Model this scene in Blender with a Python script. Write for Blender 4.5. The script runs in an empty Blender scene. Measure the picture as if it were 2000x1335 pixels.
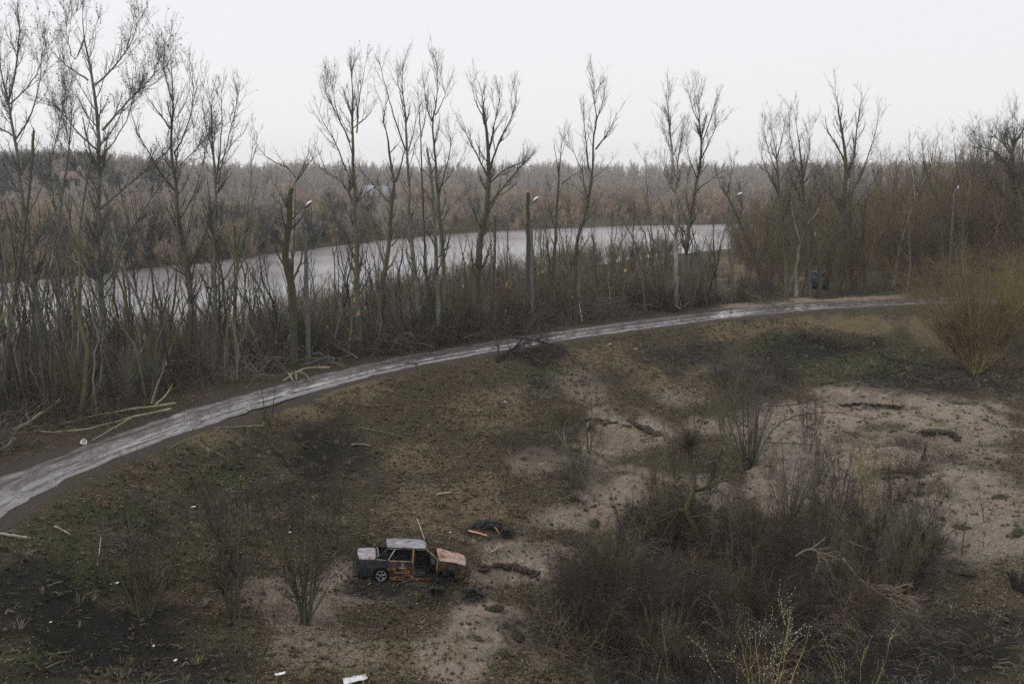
import bpy, math, random
import numpy as np
from mathutils import Vector, Euler, Matrix

scene = bpy.context.scene
COL = scene.collection

# ------------------------------------------------------------------ camera
F = 1944.0                       # focal length in pixels of the 2000 px wide photograph
PITCH = math.radians(9.56)
CAM = np.array([0.0, 0.0, 16.0])
cam_d = bpy.data.cameras.new('camera')
cam_d.sensor_width = 36.0
cam_d.lens = 35.0
cam_d.clip_start = 0.5
cam_d.clip_end = 6000.0
cam = bpy.data.objects.new('camera', cam_d)
cam.location = CAM
cam.rotation_euler = (math.radians(90) - PITCH, 0, 0)
COL.objects.link(cam)
scene.camera = cam

# ------------------------------------------------------------------ overcast daylight
HAZE = 0.00027
SUN_EL, SUN_AZ = math.radians(48), math.radians(-60)
world = bpy.data.worlds.new("World")
scene.world = world
world.use_nodes = True
wt = world.node_tree
wt.nodes.clear()
w_out = wt.nodes.new('ShaderNodeOutputWorld')
w_bg = wt.nodes.new('ShaderNodeBackground')
w_sky = wt.nodes.new('ShaderNodeTexSky')
w_sky.sky_type = 'NISHITA'
w_sky.sun_disc = False
w_sky.sun_elevation = SUN_EL
w_sky.sun_rotation = SUN_AZ
w_mix = wt.nodes.new('ShaderNodeMix')
w_mix.data_type = 'RGBA'
w_mix.inputs[0].default_value = 0.93
w_mix.inputs[7].default_value = (9.35, 9.3, 9.5, 1)      # cloud layer
wt.links.new(w_sky.outputs[0], w_mix.inputs[6])
wt.links.new(w_mix.outputs[2], w_bg.inputs[0])
w_bg.inputs[1].default_value = 0.1
wt.links.new(w_bg.outputs[0], w_out.inputs[0])
sun_d = bpy.data.lights.new('sun', 'SUN')
sun_d.energy = 1.5
sun_d.angle = math.radians(11)
sun_d.color = (1.0, 0.97, 0.92)
sun = bpy.data.objects.new('sun', sun_d)
# high on the left and a little behind the camera
sun.rotation_euler = (math.radians(42), 0, math.radians(-60))
sun.location = (-30, -30, 60)
COL.objects.link(sun)
scene.view_settings.view_transform = 'Standard'
scene.view_settings.look = 'None'
scene.view_settings.exposure = 0.0
scene.view_settings.gamma = 1.0
scene.view_settings.use_curve_mapping = False
scene.render.engine = 'CYCLES'
scene.cycles.use_denoising = False
scene.cycles.use_adaptive_sampling = False
scene.cycles.max_bounces = 6
scene.cycles.diffuse_bounces = 2
scene.cycles.glossy_bounces = 2
scene.cycles.volume_bounces = 1
scene.cycles.transparent_max_bounces = 4

# ------------------------------------------------------------------ projection helpers
_fw = np.array([0, math.cos(PITCH), -math.sin(PITCH)])
_up = np.array([0, math.sin(PITCH), math.cos(PITCH)])
def ray(px, py):
    d = _fw * F + np.array([1., 0, 0]) * (px - 1000.0) + _up * (667.5 - py)
    return d / d[1]                                   # y advances by one metre
def on_plane(px, py, z):
    d = ray(px, py)
    return CAM + d * ((z - CAM[2]) / d[2])
def at_depth(px, py, y):
    return CAM + ray(px, py) * y
def project(P):
    q = P - CAM
    zc = q @ _fw
    return 1000 + F * q[..., 0] / zc, 667.5 - F * (q @ _up) / zc

# ------------------------------------------------------------------ value noise
_rs = np.random.RandomState(11)
_lat = _rs.rand(256, 256)
def vnoise(x, y):
    xi = np.floor(x).astype(int); yi = np.floor(y).astype(int)
    fx = x - xi; fy = y - yi
    fx = fx * fx * (3 - 2 * fx); fy = fy * fy * (3 - 2 * fy)
    a = _lat[xi % 256, yi % 256]; b = _lat[(xi + 1) % 256, yi % 256]
    c = _lat[xi % 256, (yi + 1) % 256]; d = _lat[(xi + 1) % 256, (yi + 1) % 256]
    return (a * (1 - fx) + b * fx) * (1 - fy) + (c * (1 - fx) + d * fx) * fy - 0.5
def fbm(x, y, o=3):
    s = 0; k = 1.0; f = 1.0
    for i in range(o):
        s = s + vnoise(x * f + 17 * i, y * f + 31 * i) * k
        k *= .5; f *= 2.07
    return s
def sstep(a, b, x):
    t = np.clip((x - a) / (b - a), 0, 1)
    return t * t * (3 - 2 * t)

# ------------------------------------------------------------------ terrain
ROAD_Z, WATER_Z = 4.5, 2.0
road_px = [(-260, 1118), (0, 960), (100, 919), (200, 879), (300, 842), (400, 808), (500, 778), (600, 751), (700, 726), (800, 704),
           (900, 686), (1000, 670), (1100, 654), (1200, 640), (1300, 627), (1400, 615), (1500, 604.5), (1600, 597), (1700, 591.5), (1830, 586)]
ROAD = np.array([on_plane(a, b, ROAD_Z)[:2] for a, b in road_px])
ROAD = np.vstack([ROAD[0] + (ROAD[0] - ROAD[1]) * 1.0, ROAD, ROAD[-1] + [12, 1.0], ROAD[-1] + [40, -1.0], ROAD[-1] + [120, -22]])
_k = np.linspace(0, len(ROAD) - 1, 90)
ROAD = np.stack([np.interp(_k, np.arange(len(ROAD)), ROAD[:, i]) for i in range(2)], 1)
for _ in range(6):
    ROAD[1:-1] = (ROAD[:-2] + 2 * ROAD[1:-1] + ROAD[2:]) / 4
def road_s(x, y):
    """signed distance to the path's centre line: positive on the hollow's side"""
    sh = np.shape(x)
    p = np.stack([np.ravel(x), np.ravel(y)], 1)
    best = np.full(len(p), 1e9); sg = np.ones(len(p))
    for i in range(len(ROAD) - 1):
        a = ROAD[i]; b = ROAD[i + 1]; d = b - a
        t = np.clip(((p - a) @ d) / (d @ d), 0, 1)
        v = p - (a + t[:, None] * d)
        q = np.hypot(v[:, 0], v[:, 1])
        m = q < best
        best[m] = q[m]
        sg[m] = np.sign(v[m, 0] * d[1] - v[m, 1] * d[0] + 1e-12)
    return (best * sg).reshape(sh)
near_px = [(-900, 860), (-300, 770), (0, 725), (250, 700), (500, 672), (800, 600), (1000, 545), (1200, 512), (1400, 487), (1520, 478)]
far_px = [(-900, 640), (-300, 585), (0, 556), (150, 541), (400, 515), (600, 489), (800, 465), (1000, 450), (1250, 441), (1600, 436)]
_n = np.array([on_plane(a, b, WATER_Z) for a, b in near_px]); _f = np.array([on_plane(a, b, WATER_Z) for a, b in far_px])
def shores(x, y):
    u = x / np.maximum(y, 1)
    nd = np.interp(u, _n[:, 0] / _n[:, 1], _n[:, 1]); fd = np.interp(u, _f[:, 0] / _f[:, 1], _f[:, 1])
    nd = nd + sstep(.27, .36, u) * 90
    return nd, np.maximum(fd, nd + 1)

def base_T(x, y):
    x = np.asarray(x, float); y = np.asarray(y, float)
    s = road_s(x, y)
    # hollow
    D = 4.5 - 1.3 * sstep(-8, -22, x) * sstep(45, 30, y) - .5 * sstep(12, 30, x)
    e = np.maximum(s - 2.1, 0)
    zin = ROAD_Z - D * (1 - np.exp(-(e / 6.6) ** 1.4))
    zin = zin + (fbm(x / 6.0, y / 6.0, 3) * 1.25) * sstep(1, 8, e) + fbm(x / 1.3, y / 1.3, 3) * .28 * sstep(.2, 2.5, e)
    # river side
    nd, fd = shores(x, y)
    q = np.maximum(-s - 2.3, 0)
    left = np.maximum(nd - y, 0)
    t = left / (left + q + .01)
    zb = WATER_Z + (ROAD_Z - WATER_Z) * sstep(0, 1, t) * .98 + .03
    zb = zb + fbm(x / 3.0, y / 3.0, 2) * .35 * sstep(0.5, 3, q) * sstep(0, 4, left)
    zb = np.where(y > nd, WATER_Z - np.minimum((y - nd) * .15, 1.2), zb)
    d2 = y - fd
    hill = np.minimum(d2 * .1, 1.2) + 5.0 * sstep(120, 480, d2) + 5 * sstep(400, 800, d2)
    u = x / np.maximum(y, 1)
    hill = hill + 8.5 * sstep(-.30, -.44, u) * sstep(90, 260, d2) + 1.5 * sstep(-.02, .3, u) * sstep(200, 500, d2)
    hill = hill + (vnoise(u * 22 + 5, y / 400) * 5 + vnoise(u * 60, y / 200) * 2) * sstep(150, 450, d2)
    zb = np.where(d2 > 0, WATER_Z - .1 + hill, zb)
    zb = zb + 2.0 * sstep(.33, .5, u) * sstep(88, 120, y)
    z = np.where(s > 0, zin, zb)
    z = np.where(np.abs(s) < 2.1, ROAD_Z - .05 , z)
    z = np.where(y < 16, np.minimum(z, 2.0 + 0 * z) * 1.0, z)
    return z

def march(px, py, T):
    d = ray(px, py)
    y = np.concatenate([np.linspace(14, 120, 900), np.linspace(120.3, 700, 500)])
    P = CAM[None] + d[None] * y[:, None]
    g = T(P[:, 0], P[:, 1])
    k = np.argmax(P[:, 2] < g)
    if P[k, 2] >= g[k]: k = len(y) - 1
    a = max(k - 1, 0)
    ha = P[a, 2] - g[a]; hb = P[k, 2] - g[k]
    t = ha / (ha - hb + 1e-9) if ha > 0 else 0
    p = P[a] * (1 - t) + P[k] * t
    p[2] = T(p[0:1], p[1:2])[0]
    return p

# local forms: (px, py, radius m, height m, kind)
forms = [(955, 1225, 2.3, .75, 'mound'), (930, 1290, 2.2, .35, 'mound'), (925, 1172, .85, -.75, 'pit'), (985, 1130, 1.7, -.55, 'pit'),
         (1180, 862, 3.0, -1.1, 'scarp'), (1225, 838, 2.2, -.5, 'scarp'), (1700, 806, 3.4, -.6, 'scarp'), (1850, 862, 3.0, -.75, 'scarp'),
         (1150, 1020, 1.8, -.35, 'pit'), (690, 880, 4.5, -.9, 'mound'), (600, 880, 3.2, -.5, 'mound'), (560, 1000, 3.0, .4, 'mound'),
         (1500, 980, 2.0, -.5, 'mound'), (1040, 990, 2.0, .25, 'mound'), (840, 1145, .9, -.18, 'mound'), (1880, 800, 3.0, .35, 'mound'),
         (1640, 690, 3.0, -.35, 'mound'), (100, 1180, 4, -.6, 'mound'), (250, 1250, 2.5, -.4, 'mound'), (1240, 960, 1.8, .3, 'mound'),
         (900, 1330, 3, .2, 'mound')]
_fc = [(march(a, b, base_T), r, h, k) for a, b, r, h, k in forms]
CAR_PX = (803, 1122)
_carp = march(*CAR_PX, base_T)
def T(x, y):
    x = np.asarray(x, float); y = np.asarray(y, float)
    z = base_T(x, y)
    for c, r, h, k in _fc:
        dx = x - c[0]; dy = y - c[1]
        d = np.hypot(dx, dy) / r + fbm(x / (r * .45) + r, y / (r * .45), 3) * .35
        if k == 'mound': z = z + h * np.exp(-d * d * 1.6)
        elif k == 'pit': z = z + h * sstep(1.15, .35, d) - h * .25 * np.exp(-((d - 1.2) / .25) ** 2)
        else:            # a broken edge on the uphill side, running out downhill
            up = sstep(-.6, 1.0, dy / r)
            edge = sstep(1.0, .93 - .5 * (1 - up), d)
            z = z + h * edge * (.25 + .75 * up)
    return z
_Tflat = T
CAR_Z = float(_Tflat(_carp[0:1], _carp[1:2])[0])
def T(x, y):                    # the ground is levelled and pressed down under the wreck
    x = np.asarray(x, float); y = np.asarray(y, float)
    z = _Tflat(x, y)
    k = np.exp(-((np.hypot((x - _carp[0]) / 3.0, (y - _carp[1]) / 1.7)) ** 4))
    return z * (1 - k) + k * (CAR_Z - .03 - .05 * (x - _carp[0]) + fbm(x / .5, y / .5, 2) * .06)
def gp(px, py): return march(px, py, T)
def gz(x, y): return float(T(np.array([x]), np.array([y]))[0])

# ------------------------------------------------------------------ object helpers
def tag(o, label=None, cat=None, group=None, kind=None):
    if label: o['label'] = label
    if cat: o['category'] = cat
    if group: o['group'] = group
    if kind: o['kind'] = kind
    return o
def mk_mesh(name, V, polys, mats, smooth=False, mi=None):
    """V (n,3); polys: list of int arrays (k, 3 or 4)"""
    me = bpy.data.meshes.new(name)
    V = np.ascontiguousarray(V, np.float32)
    me.vertices.add(len(V)); me.vertices.foreach_set('co', V.ravel())
    polys = [np.asarray(p, np.int32) for p in polys if len(p)]
    li = np.concatenate([p.ravel() for p in polys])
    tot = np.concatenate([np.full(len(p), p.shape[1], np.int32) for p in polys])
    st = np.concatenate([[0], np.cumsum(tot)[:-1]]).astype(np.int32)
    me.loops.add(len(li)); me.loops.foreach_set('vertex_index', li)
    me.polygons.add(len(tot)); me.polygons.foreach_set('loop_start', st)
    if smooth: me.polygons.foreach_set('use_smooth', np.ones(len(tot), bool))
    for m in (mats if isinstance(mats, (list, tuple)) else [mats]): me.materials.append(m)
    if mi is not None: me.polygons.foreach_set('material_index', np.asarray(mi, np.int32))
    me.update(calc_edges=True)
    return me
def link(name, me, parent=None, loc=None, rot=None, scale=None):
    o = bpy.data.objects.new(name, me)
    COL.objects.link(o)
    if parent is not None: o.parent = parent
    if loc is not None: o.location = loc
    if rot is not None: o.rotation_euler = rot
    if scale is not None: o.scale = scale
    return o
def empty(name, loc, label, cat, group=None):
    o = link(name, None, loc=loc)
    o.empty_display_size = .3
    return tag(o, label, cat, group)

def norm(v): return v / np.maximum(np.linalg.norm(v, axis=-1, keepdims=True), 1e-9)
class Geo:
    def __init__(s): s.V = []; s.Q = []; s.T3 = []; s.n = 0; s.mi = []
    def add(s, V, Q=None, T3=None):
        V = np.asarray(V, float).reshape(-1, 3)
        if Q is not None and len(Q): s.Q.append(np.asarray(Q) + s.n)
        if T3 is not None and len(T3): s.T3.append(np.asarray(T3) + s.n)
        s.V.append(V); s.n += len(V)
    def tubes(s, P, R, sides=3):
        if len(P) == 0: return
        n, m, _ = P.shape
        Tn = norm(np.gradient(P, axis=1))
        av = norm(Tn.mean(1))
        ref = np.where(np.abs(av[:, 2:3]) > .8, np.array([[1., .13, 0]]), np.array([[.07, .05, 1.]]))
        U = norm(np.cross(Tn, ref[:, None, :])); W = np.cross(Tn, U)
        a = np.arange(sides) / sides * 2 * math.pi
        V = P[:, :, None, :] + R[:, :, None, None] * (np.cos(a)[None, None, :, None] * U[:, :, None, :] + np.sin(a)[None, None, :, None] * W[:, :, None, :])
        i = (np.arange(n) * m * sides)[:, None, None]; j = (np.arange(m - 1) * sides)[None, :, None]; k = np.arange(sides)[None, None, :]
        k2 = (k + 1) % sides
        A = i + j + k; B = i + j + k2
        Q = np.stack([A, B, B + sides, A + sides], -1).reshape(-1, 4)
        s.add(V.reshape(-1, 3), Q)
    def box(s, c, h, R=None):
        v = np.array([[x, y, z] for x in (-1, 1) for y in (-1, 1) for z in (-1, 1)], float) * np.asarray(h)
        if R is not None: v = v @ np.asarray(R).T
        s.add(v + np.asarray(c), [[0, 1, 3, 2], [4, 6, 7, 5], [0, 4, 5, 1], [2, 3, 7, 6], [0, 2, 6, 4], [1, 5, 7, 3]])
    def bar(s, a, b, r, sides=6):
        a = np.asarray(a, float); b = np.asarray(b, float)
        s.tubes(np.stack([a, b])[None], np.array([[r, r]]), sides)
    def build(s, name, mat, parent=None, loc=None, smooth=False, **k):
        if not s.V: s.add([(0, 0, 0), (.01, 0, 0), (0, 0, .01)], T3=[[0, 1, 2]])
        me = mk_mesh(name, np.concatenate(s.V) if s.V else np.zeros((0, 3)), ([np.concatenate(s.Q)] if s.Q else []) + ([np.concatenate(s.T3)] if s.T3 else []), mat, smooth)
        return link(name, me, parent, loc, **k)
    def mesh(s, name, mat, smooth=False):
        return mk_mesh(name, np.concatenate(s.V), ([np.concatenate(s.Q)] if s.Q else []) + ([np.concatenate(s.T3)] if s.T3 else []), mat, smooth)

def grow(rng, P, R, dens, tr, ang, L, up=.3, m=4, rr=.6, rmin=.006, jit=.12, fall=.5, tip=.35):
    """side shoots on every polyline of P"""
    n, k, _ = P.shape
    if n == 0: return np.zeros((0, m, 3)), np.zeros((0, m))
    Lp = np.linalg.norm(np.diff(P, axis=1), axis=2).sum(1)
    cnt = rng.poisson(dens * Lp * (tr[1] - tr[0]))
    idx = np.repeat(np.arange(n), cnt); N = len(idx)
    if N == 0: return np.zeros((0, m, 3)), np.zeros((0, m))
    t = rng.uniform(tr[0], tr[1], N)
    f = t * (k - 1); i = np.minimum(f.astype(int), k - 2); w = (f - i)[:, None]
    b = P[idx, i] * (1 - w) + P[idx, i + 1] * w
    tn = norm(P[idx, i + 1] - P[idx, i])
    r0 = np.maximum((R[idx, i] * (1 - w[:, 0]) + R[idx, i + 1] * w[:, 0]) * rr, rmin)
    pr = rng.normal(size=(N, 3)); pr = norm(pr - (pr * tn).sum(1, keepdims=True) * tn)
    a = ang * rng.uniform(.65, 1.35, N)[:, None]
    d = np.cos(a) * tn + np.sin(a) * pr
    Lc = (L * (1 - fall * t) * rng.uniform(.5, 1.25, N))[:, None]
    out = [b]; p = b
    for q in range(m - 1):
        d = norm(d + np.array([0, 0, up / m]) + rng.normal(size=(N, 3)) * jit)
        p = p + d * Lc / (m - 1)
        out.append(p)
    r0 = np.minimum(r0, Lc[:, 0] * .05 + rmin)
    return np.stack(out, 1), r0[:, None] * np.linspace(1, tip, m)[None]

def resample(pts, m, smooth=1):
    pts = np.asarray(pts, float)
    for _ in range(smooth):
        if len(pts) > 2:
            q = [pts[0]]
            for a, b in zip(pts[:-1], pts[1:]): q += [a * .75 + b * .25, a * .25 + b * .75]
            q.append(pts[-1]); pts = np.array(q)
    d = np.concatenate([[0], np.cumsum(np.linalg.norm(np.diff(pts, axis=0), axis=1))])
    t = np.linspace(0, d[-1], m)
    return np.stack([np.interp(t, d, pts[:, i]) for i in range(3)], 1)

# ------------------------------------------------------------------ materials
def new_mat(name):
    m = bpy.data.materials.new(name); m.use_nodes = True
    nt = m.node_tree; nt.nodes.clear()
    o = nt.nodes.new('ShaderNodeOutputMaterial'); b = nt.nodes.new('ShaderNodeBsdfPrincipled')
    nt.links.new(b.outputs[0], o.inputs[0])
    return m, nt, b
def nd(nt, typ, **k):
    n = nt.nodes.new(typ)
    for a, v in k.items(): setattr(n, a, v)
    return n
def noise_n(nt, scale, detail=4, rough=.6, vec=None, dist=0):
    n = nd(nt, 'ShaderNodeTexNoise'); n.inputs['Scale'].default_value = scale; n.inputs['Detail'].default_value = detail
    n.inputs['Roughness'].default_value = rough; n.inputs['Distortion'].default_value = dist
    if vec is not None: nt.links.new(vec, n.inputs['Vector'])
    return n.outputs[0]
def ramp_n(nt, fac, stops, interp='LINEAR'):
    r = nd(nt, 'ShaderNodeValToRGB'); r.color_ramp.interpolation = interp
    e = r.color_ramp.elements
    while len(e) < len(stops): e.new(.5)
    for x, (p, c) in zip(e, stops):
        x.position = p; x.color = tuple(c) + (1,) if len(c) == 3 else c
    nt.links.new(fac, r.inputs[0]); return r.outputs[0]
def mix_n(nt, fac, a, b, blend='MIX'):
    m = nd(nt, 'ShaderNodeMix', data_type='RGBA', blend_type=blend)
    for s, v in ((m.inputs[0], fac), (m.inputs[6], a), (m.inputs[7], b)):
        if hasattr(v, 'is_output'): nt.links.new(v, s)
        elif isinstance(v, (int, float)): s.default_value = v
        else: s.default_value = tuple(v) + (1,)
    return m.outputs[2]
def math_n(nt, op, a, b=None, clamp=False):
    m = nd(nt, 'ShaderNodeMath', operation=op, use_clamp=clamp)
    for s, v in ((m.inputs[0], a), (m.inputs[1], b)):
        if v is None: continue
        if hasattr(v, 'is_output'): nt.links.new(v, s)
        else: s.default_value = v
    return m.outputs[0]
def coord_n(nt, kind='Object', scale=(1, 1, 1)):
    t = nd(nt, 'ShaderNodeTexCoord'); mp = nd(nt, 'ShaderNodeMapping')
    mp.inputs['Scale'].default_value = scale
    nt.links.new(t.outputs[kind], mp.inputs[0]); return mp.outputs[0]
def bump_n(nt, b, h, strength=.5, dist=.02):
    n = nd(nt, 'ShaderNodeBump'); n.inputs['Strength'].default_value = strength; n.inputs['Distance'].default_value = dist
    nt.links.new(h, n.inputs['Height']); nt.links.new(n.outputs[0], b.inputs['Normal']); return n

def bark(name, c1, c2, moss=None, bands=0.0, rough=.9):
    m, nt, b = new_mat(name)
    v = coord_n(nt, 'Object', (1, 1, .22))
    n1 = noise_n(nt, 14, 5, .7, v)
    col = ramp_n(nt, n1, [(.32, c1), (.66, c2)])
    if bands:
        v2 = coord_n(nt, 'Object', (1, 1, 5))
        n2 = noise_n(nt, 3.0, 3, .6, v2)
        col = mix_n(nt, ramp_n(nt, n2, [(.55, (0, 0, 0)), (.62, (bands,) * 3)]), col, (.022, .02, .018))
    if moss:
        n3 = noise_n(nt, 1.1, 4, .65, coord_n(nt, 'Object', (1, 1, .6)))
        col = mix_n(nt, ramp_n(nt, n3, [(.42, (0, 0, 0)), (.60, (1, 1, 1))]), col, moss)
    oi = nd(nt, 'ShaderNodeObjectInfo')
    g = math_n(nt, 'MULTIPLY_ADD', oi.outputs['Random'], .5); nt.nodes[-1].inputs[2].default_value = .75
    hs = nd(nt, 'ShaderNodeHueSaturation'); nt.links.new(col, hs.inputs['Color']); nt.links.new(g, hs.inputs['Value'])
    nt.links.new(hs.outputs[0], b.inputs['Base Color'])
    b.inputs['Roughness'].default_value = rough
    b.inputs['Specular IOR Level'].default_value = .2
    bump_n(nt, b, n1, .6, .03)
    return m
def plain(name, c1, c2=None, scale=6, rough=.85, metal=0, var=.35, spec=.25):
    m, nt, b = new_mat(name)
    c2 = c2 or tuple(x * .6 for x in c1)
    n1 = noise_n(nt, scale, 3, .6, coord_n(nt))
    col = ramp_n(nt, n1, [(.35, c1), (.65, c2)])
    oi = nd(nt, 'ShaderNodeObjectInfo')
    g = math_n(nt, 'MULTIPLY_ADD', oi.outputs['Random'], 2 * var); nt.nodes[-1].inputs[2].default_value = 1 - var
    hs = nd(nt, 'ShaderNodeHueSaturation'); nt.links.new(col, hs.inputs['Color']); nt.links.new(g, hs.inputs['Value'])
    nt.links.new(hs.outputs[0], b.inputs['Base Color'])
    b.inputs['Roughness'].default_value = rough; b.inputs['Metallic'].default_value = metal
    b.inputs['Specular IOR Level'].default_value = spec
    return m
def ranged(name, cols, rough=.9):
    """one colour per object or instance, out of a range"""
    m, nt, b = new_mat(name)
    oi = nd(nt, 'ShaderNodeObjectInfo')
    c = ramp_n(nt, oi.outputs['Random'], [(i / (len(cols) - 1), x) for i, x in enumerate(cols)])
    n = noise_n(nt, .7, 2, .5, coord_n(nt))
    c = mix_n(nt, 1.0, c, ramp_n(nt, n, [(.3, (.65,) * 3), (.7, (1.25,) * 3)]), 'MULTIPLY')
    nt.links.new(c, b.inputs['Base Color']); b.inputs['Roughness'].default_value = rough; b.inputs['Specular IOR Level'].default_value = .15
    return m

M = {}
M['bark_grey'] = bark('bark_grey', (.085, .092, .082), (.22, .235, .205), moss=(.10, .10, .06), bands=.85)
M['bark_dark'] = bark('bark_dark', (.045, .042, .035), (.10, .095, .075), moss=(.07, .075, .03))
M['bark_moss'] = bark('bark_moss', (.05, .05, .04), (.11, .11, .085), moss=(.085, .078, .032))
M['bark_pale'] = bark('bark_pale', (.20, .19, .17), (.40, .38, .34), moss=(.16, .16, .10))
M['bark_yellow'] = bark('bark_yellow', (.12, .115, .085), (.27, .255, .19), moss=(.125, .12, .062))
M['bark_char'] = bark('bark_char', (.012, .012, .012), (.035, .033, .03))
M['fresh_wood'] = plain('fresh_wood', (.46, .27, .13), (.60, .40, .22), 12)
M['twig_dark'] = plain('twig_dark', (.035, .031, .026), (.065, .057, .046), 1.5)
M['twig_grey'] = plain('twig_grey', (.11, .105, .092), (.20, .19, .165), 1.5)
M['twig_red'] = plain('twig_red', (.065, .047, .038), (.11, .082, .066), 1.5)
M['twig_yellow'] = plain('twig_yellow', (.15, .125, .04), (.24, .20, .075), 1.5)
M['twig_olive'] = plain('twig_olive', (.075, .08, .042), (.12, .115, .06), 1.5)
M['twig_pale'] = plain('twig_pale', (.30, .25, .17), (.42, .34, .24), 1.5)
M['thicket_dark'] = plain('thicket_dark', (.020, .018, .015), (.045, .038, .031), 1.5)
M['thicket_brown'] = plain('thicket_brown', (.055, .040, .030), (.085, .066, .050), 1.5)
M['thicket_grey'] = plain('thicket_grey', (.12, .11, .095), (.20, .185, .16), 1.5)
M['twig_warm'] = plain('twig_warm', (.12, .088, .058), (.19, .145, .098), 1.5)
M['willow_stem'] = plain('willow_stem', (.16, .13, .058), (.26, .21, .095), 1.5)
M['tree_twig'] = plain('tree_twig', (.055, .052, .046), (.10, .094, .083), 1.5)
M['old_leaf'] = plain('old_leaf', (.045, .03, .022), (.075, .05, .035), 1)
M['catkin'] = plain('catkin', (.55, .55, .52), (.38, .38, .36), 9)
# ------------------------------------------------------------------ ground sheet
def ground_patches(X, Y, Z):
    P = np.stack([X, Y, Z], -1)
    px, py = project(P)
    back = (P @ _fw - CAM @ _fw) < 3
    nz = fbm(X / 3.0, Y / 3.0, 5) * 1.25
    def blobs(L):
        out = np.zeros(X.shape)
        for a, b, rx, ry, w in L:
            d = np.sqrt(((px - a) / rx) ** 2 + ((py - b) / ry) ** 2)
            out = np.maximum(out, w * sstep(1.45, .25, d + nz * .75))
        out[back] = 0
        return out
    sand = blobs([(1700, 795, 250, 42, 1), (1560, 830, 170, 50, .8), (1760, 900, 240, 90, .75), (1900, 1010, 210, 150, .7), (1700, 990, 160, 90, .65),
                  (1900, 830, 110, 60, .65), (1510, 960, 60, 75, .95), (1390, 965, 60, 40, .9), (1220, 955, 100, 55, .85), (1170, 860, 80, 60, .9),
                  (1260, 850, 90, 50, .8), (1130, 1015, 85, 35, .8), (955, 1225, 75, 60, 1), (905, 1285, 90, 60, .85), (1000, 1110, 110, 50, .9),
                  (940, 1130, 70, 40, .8), (1100, 1080, 90, 40, .6), (690, 1135, 70, 45, .65), (580, 1180, 90, 45, .5), (520, 1150, 60, 35, .55),
                  (640, 1270, 110, 40, .5), (1050, 900, 60, 30, .5), (1130, 760, 60, 45, .5), (1010, 760, 50, 30, .35), (1330, 780, 70, 25, .5),
                  (1400, 830, 90, 30, .55), (640, 1010, 60, 30, .35), (1060, 1290, 50, 40, .4), (1300, 1020, 60, 40, .6)])
    dark = blobs([(640, 890, 95, 60, 1), (600, 850, 70, 30, .8), (740, 960, 60, 50, .45), (1480, 740, 90, 50, .9), (1330, 690, 110, 28, .7),  # burnt and moist soil, plus plant and mound shade painted into the colour
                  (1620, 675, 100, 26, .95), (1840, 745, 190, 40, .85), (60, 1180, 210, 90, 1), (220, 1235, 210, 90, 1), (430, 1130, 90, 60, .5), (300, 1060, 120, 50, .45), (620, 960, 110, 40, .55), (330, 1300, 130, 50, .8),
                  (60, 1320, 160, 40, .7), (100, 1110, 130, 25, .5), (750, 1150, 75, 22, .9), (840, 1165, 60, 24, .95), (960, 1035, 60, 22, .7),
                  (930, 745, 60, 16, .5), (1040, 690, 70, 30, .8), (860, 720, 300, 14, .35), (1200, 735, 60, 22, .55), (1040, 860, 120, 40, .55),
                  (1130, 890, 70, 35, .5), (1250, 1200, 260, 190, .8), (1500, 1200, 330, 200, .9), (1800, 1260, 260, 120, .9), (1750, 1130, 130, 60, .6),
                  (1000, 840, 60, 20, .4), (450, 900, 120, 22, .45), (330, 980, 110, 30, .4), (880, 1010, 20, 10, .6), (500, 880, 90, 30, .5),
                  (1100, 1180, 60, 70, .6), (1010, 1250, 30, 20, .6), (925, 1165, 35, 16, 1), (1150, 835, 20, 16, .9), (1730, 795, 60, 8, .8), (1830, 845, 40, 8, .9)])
    green = blobs([(1560, 690, 130, 40, .8), (1700, 720, 160, 40, .7), (200, 1130, 170, 60, .7), (60, 1290, 160, 40, .5), (350, 1130, 80, 60, .5),
                   (1330, 1000, 110, 60, .6), (250, 1010, 120, 40, .7), (1080, 735, 60, 25, .6), (430, 930, 80, 25, .6), (1480, 1120, 160, 60, .4),
                   (1780, 690, 100, 40, .5), (140, 1060, 120, 40, .5), (1900, 790, 90, 25, .4), (200, 1300, 100, 30, .4)])
    tan = blobs([(880, 990, 130, 60, .9), (830, 900, 90, 45, .7), (940, 800, 130, 60, .6), (720, 760, 130, 30, .6), (580, 810, 60, 18, .7),
                 (1180, 700, 90, 30, .7), (1330, 740, 120, 30, .7), (1500, 650, 120, 22, .8), (1650, 635, 160, 22, .8), (1860, 650, 120, 50, .8),
                 (770, 1290, 180, 40, .7), (250, 1330, 140, 30, .6), (150, 1220, 40, 70, .8), (400, 860, 60, 20, .6), (480, 1090, 100, 60, .4), (430, 1180, 60, 40, .4),
                 (1000, 1330, 160, 25, .6), (1930, 700, 70, 50, .7), (1620, 730, 80, 18, .7), (1480, 545, 90, 40, 1), (1300, 560, 60, 30, .6),
                 (1450, 510, 80, 22, .9), (900, 610, 500, 60, .35), (550, 650, 90, 40, .9), (1100, 800, 60, 40, .5)])
    return sand, dark, green, tan

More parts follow.
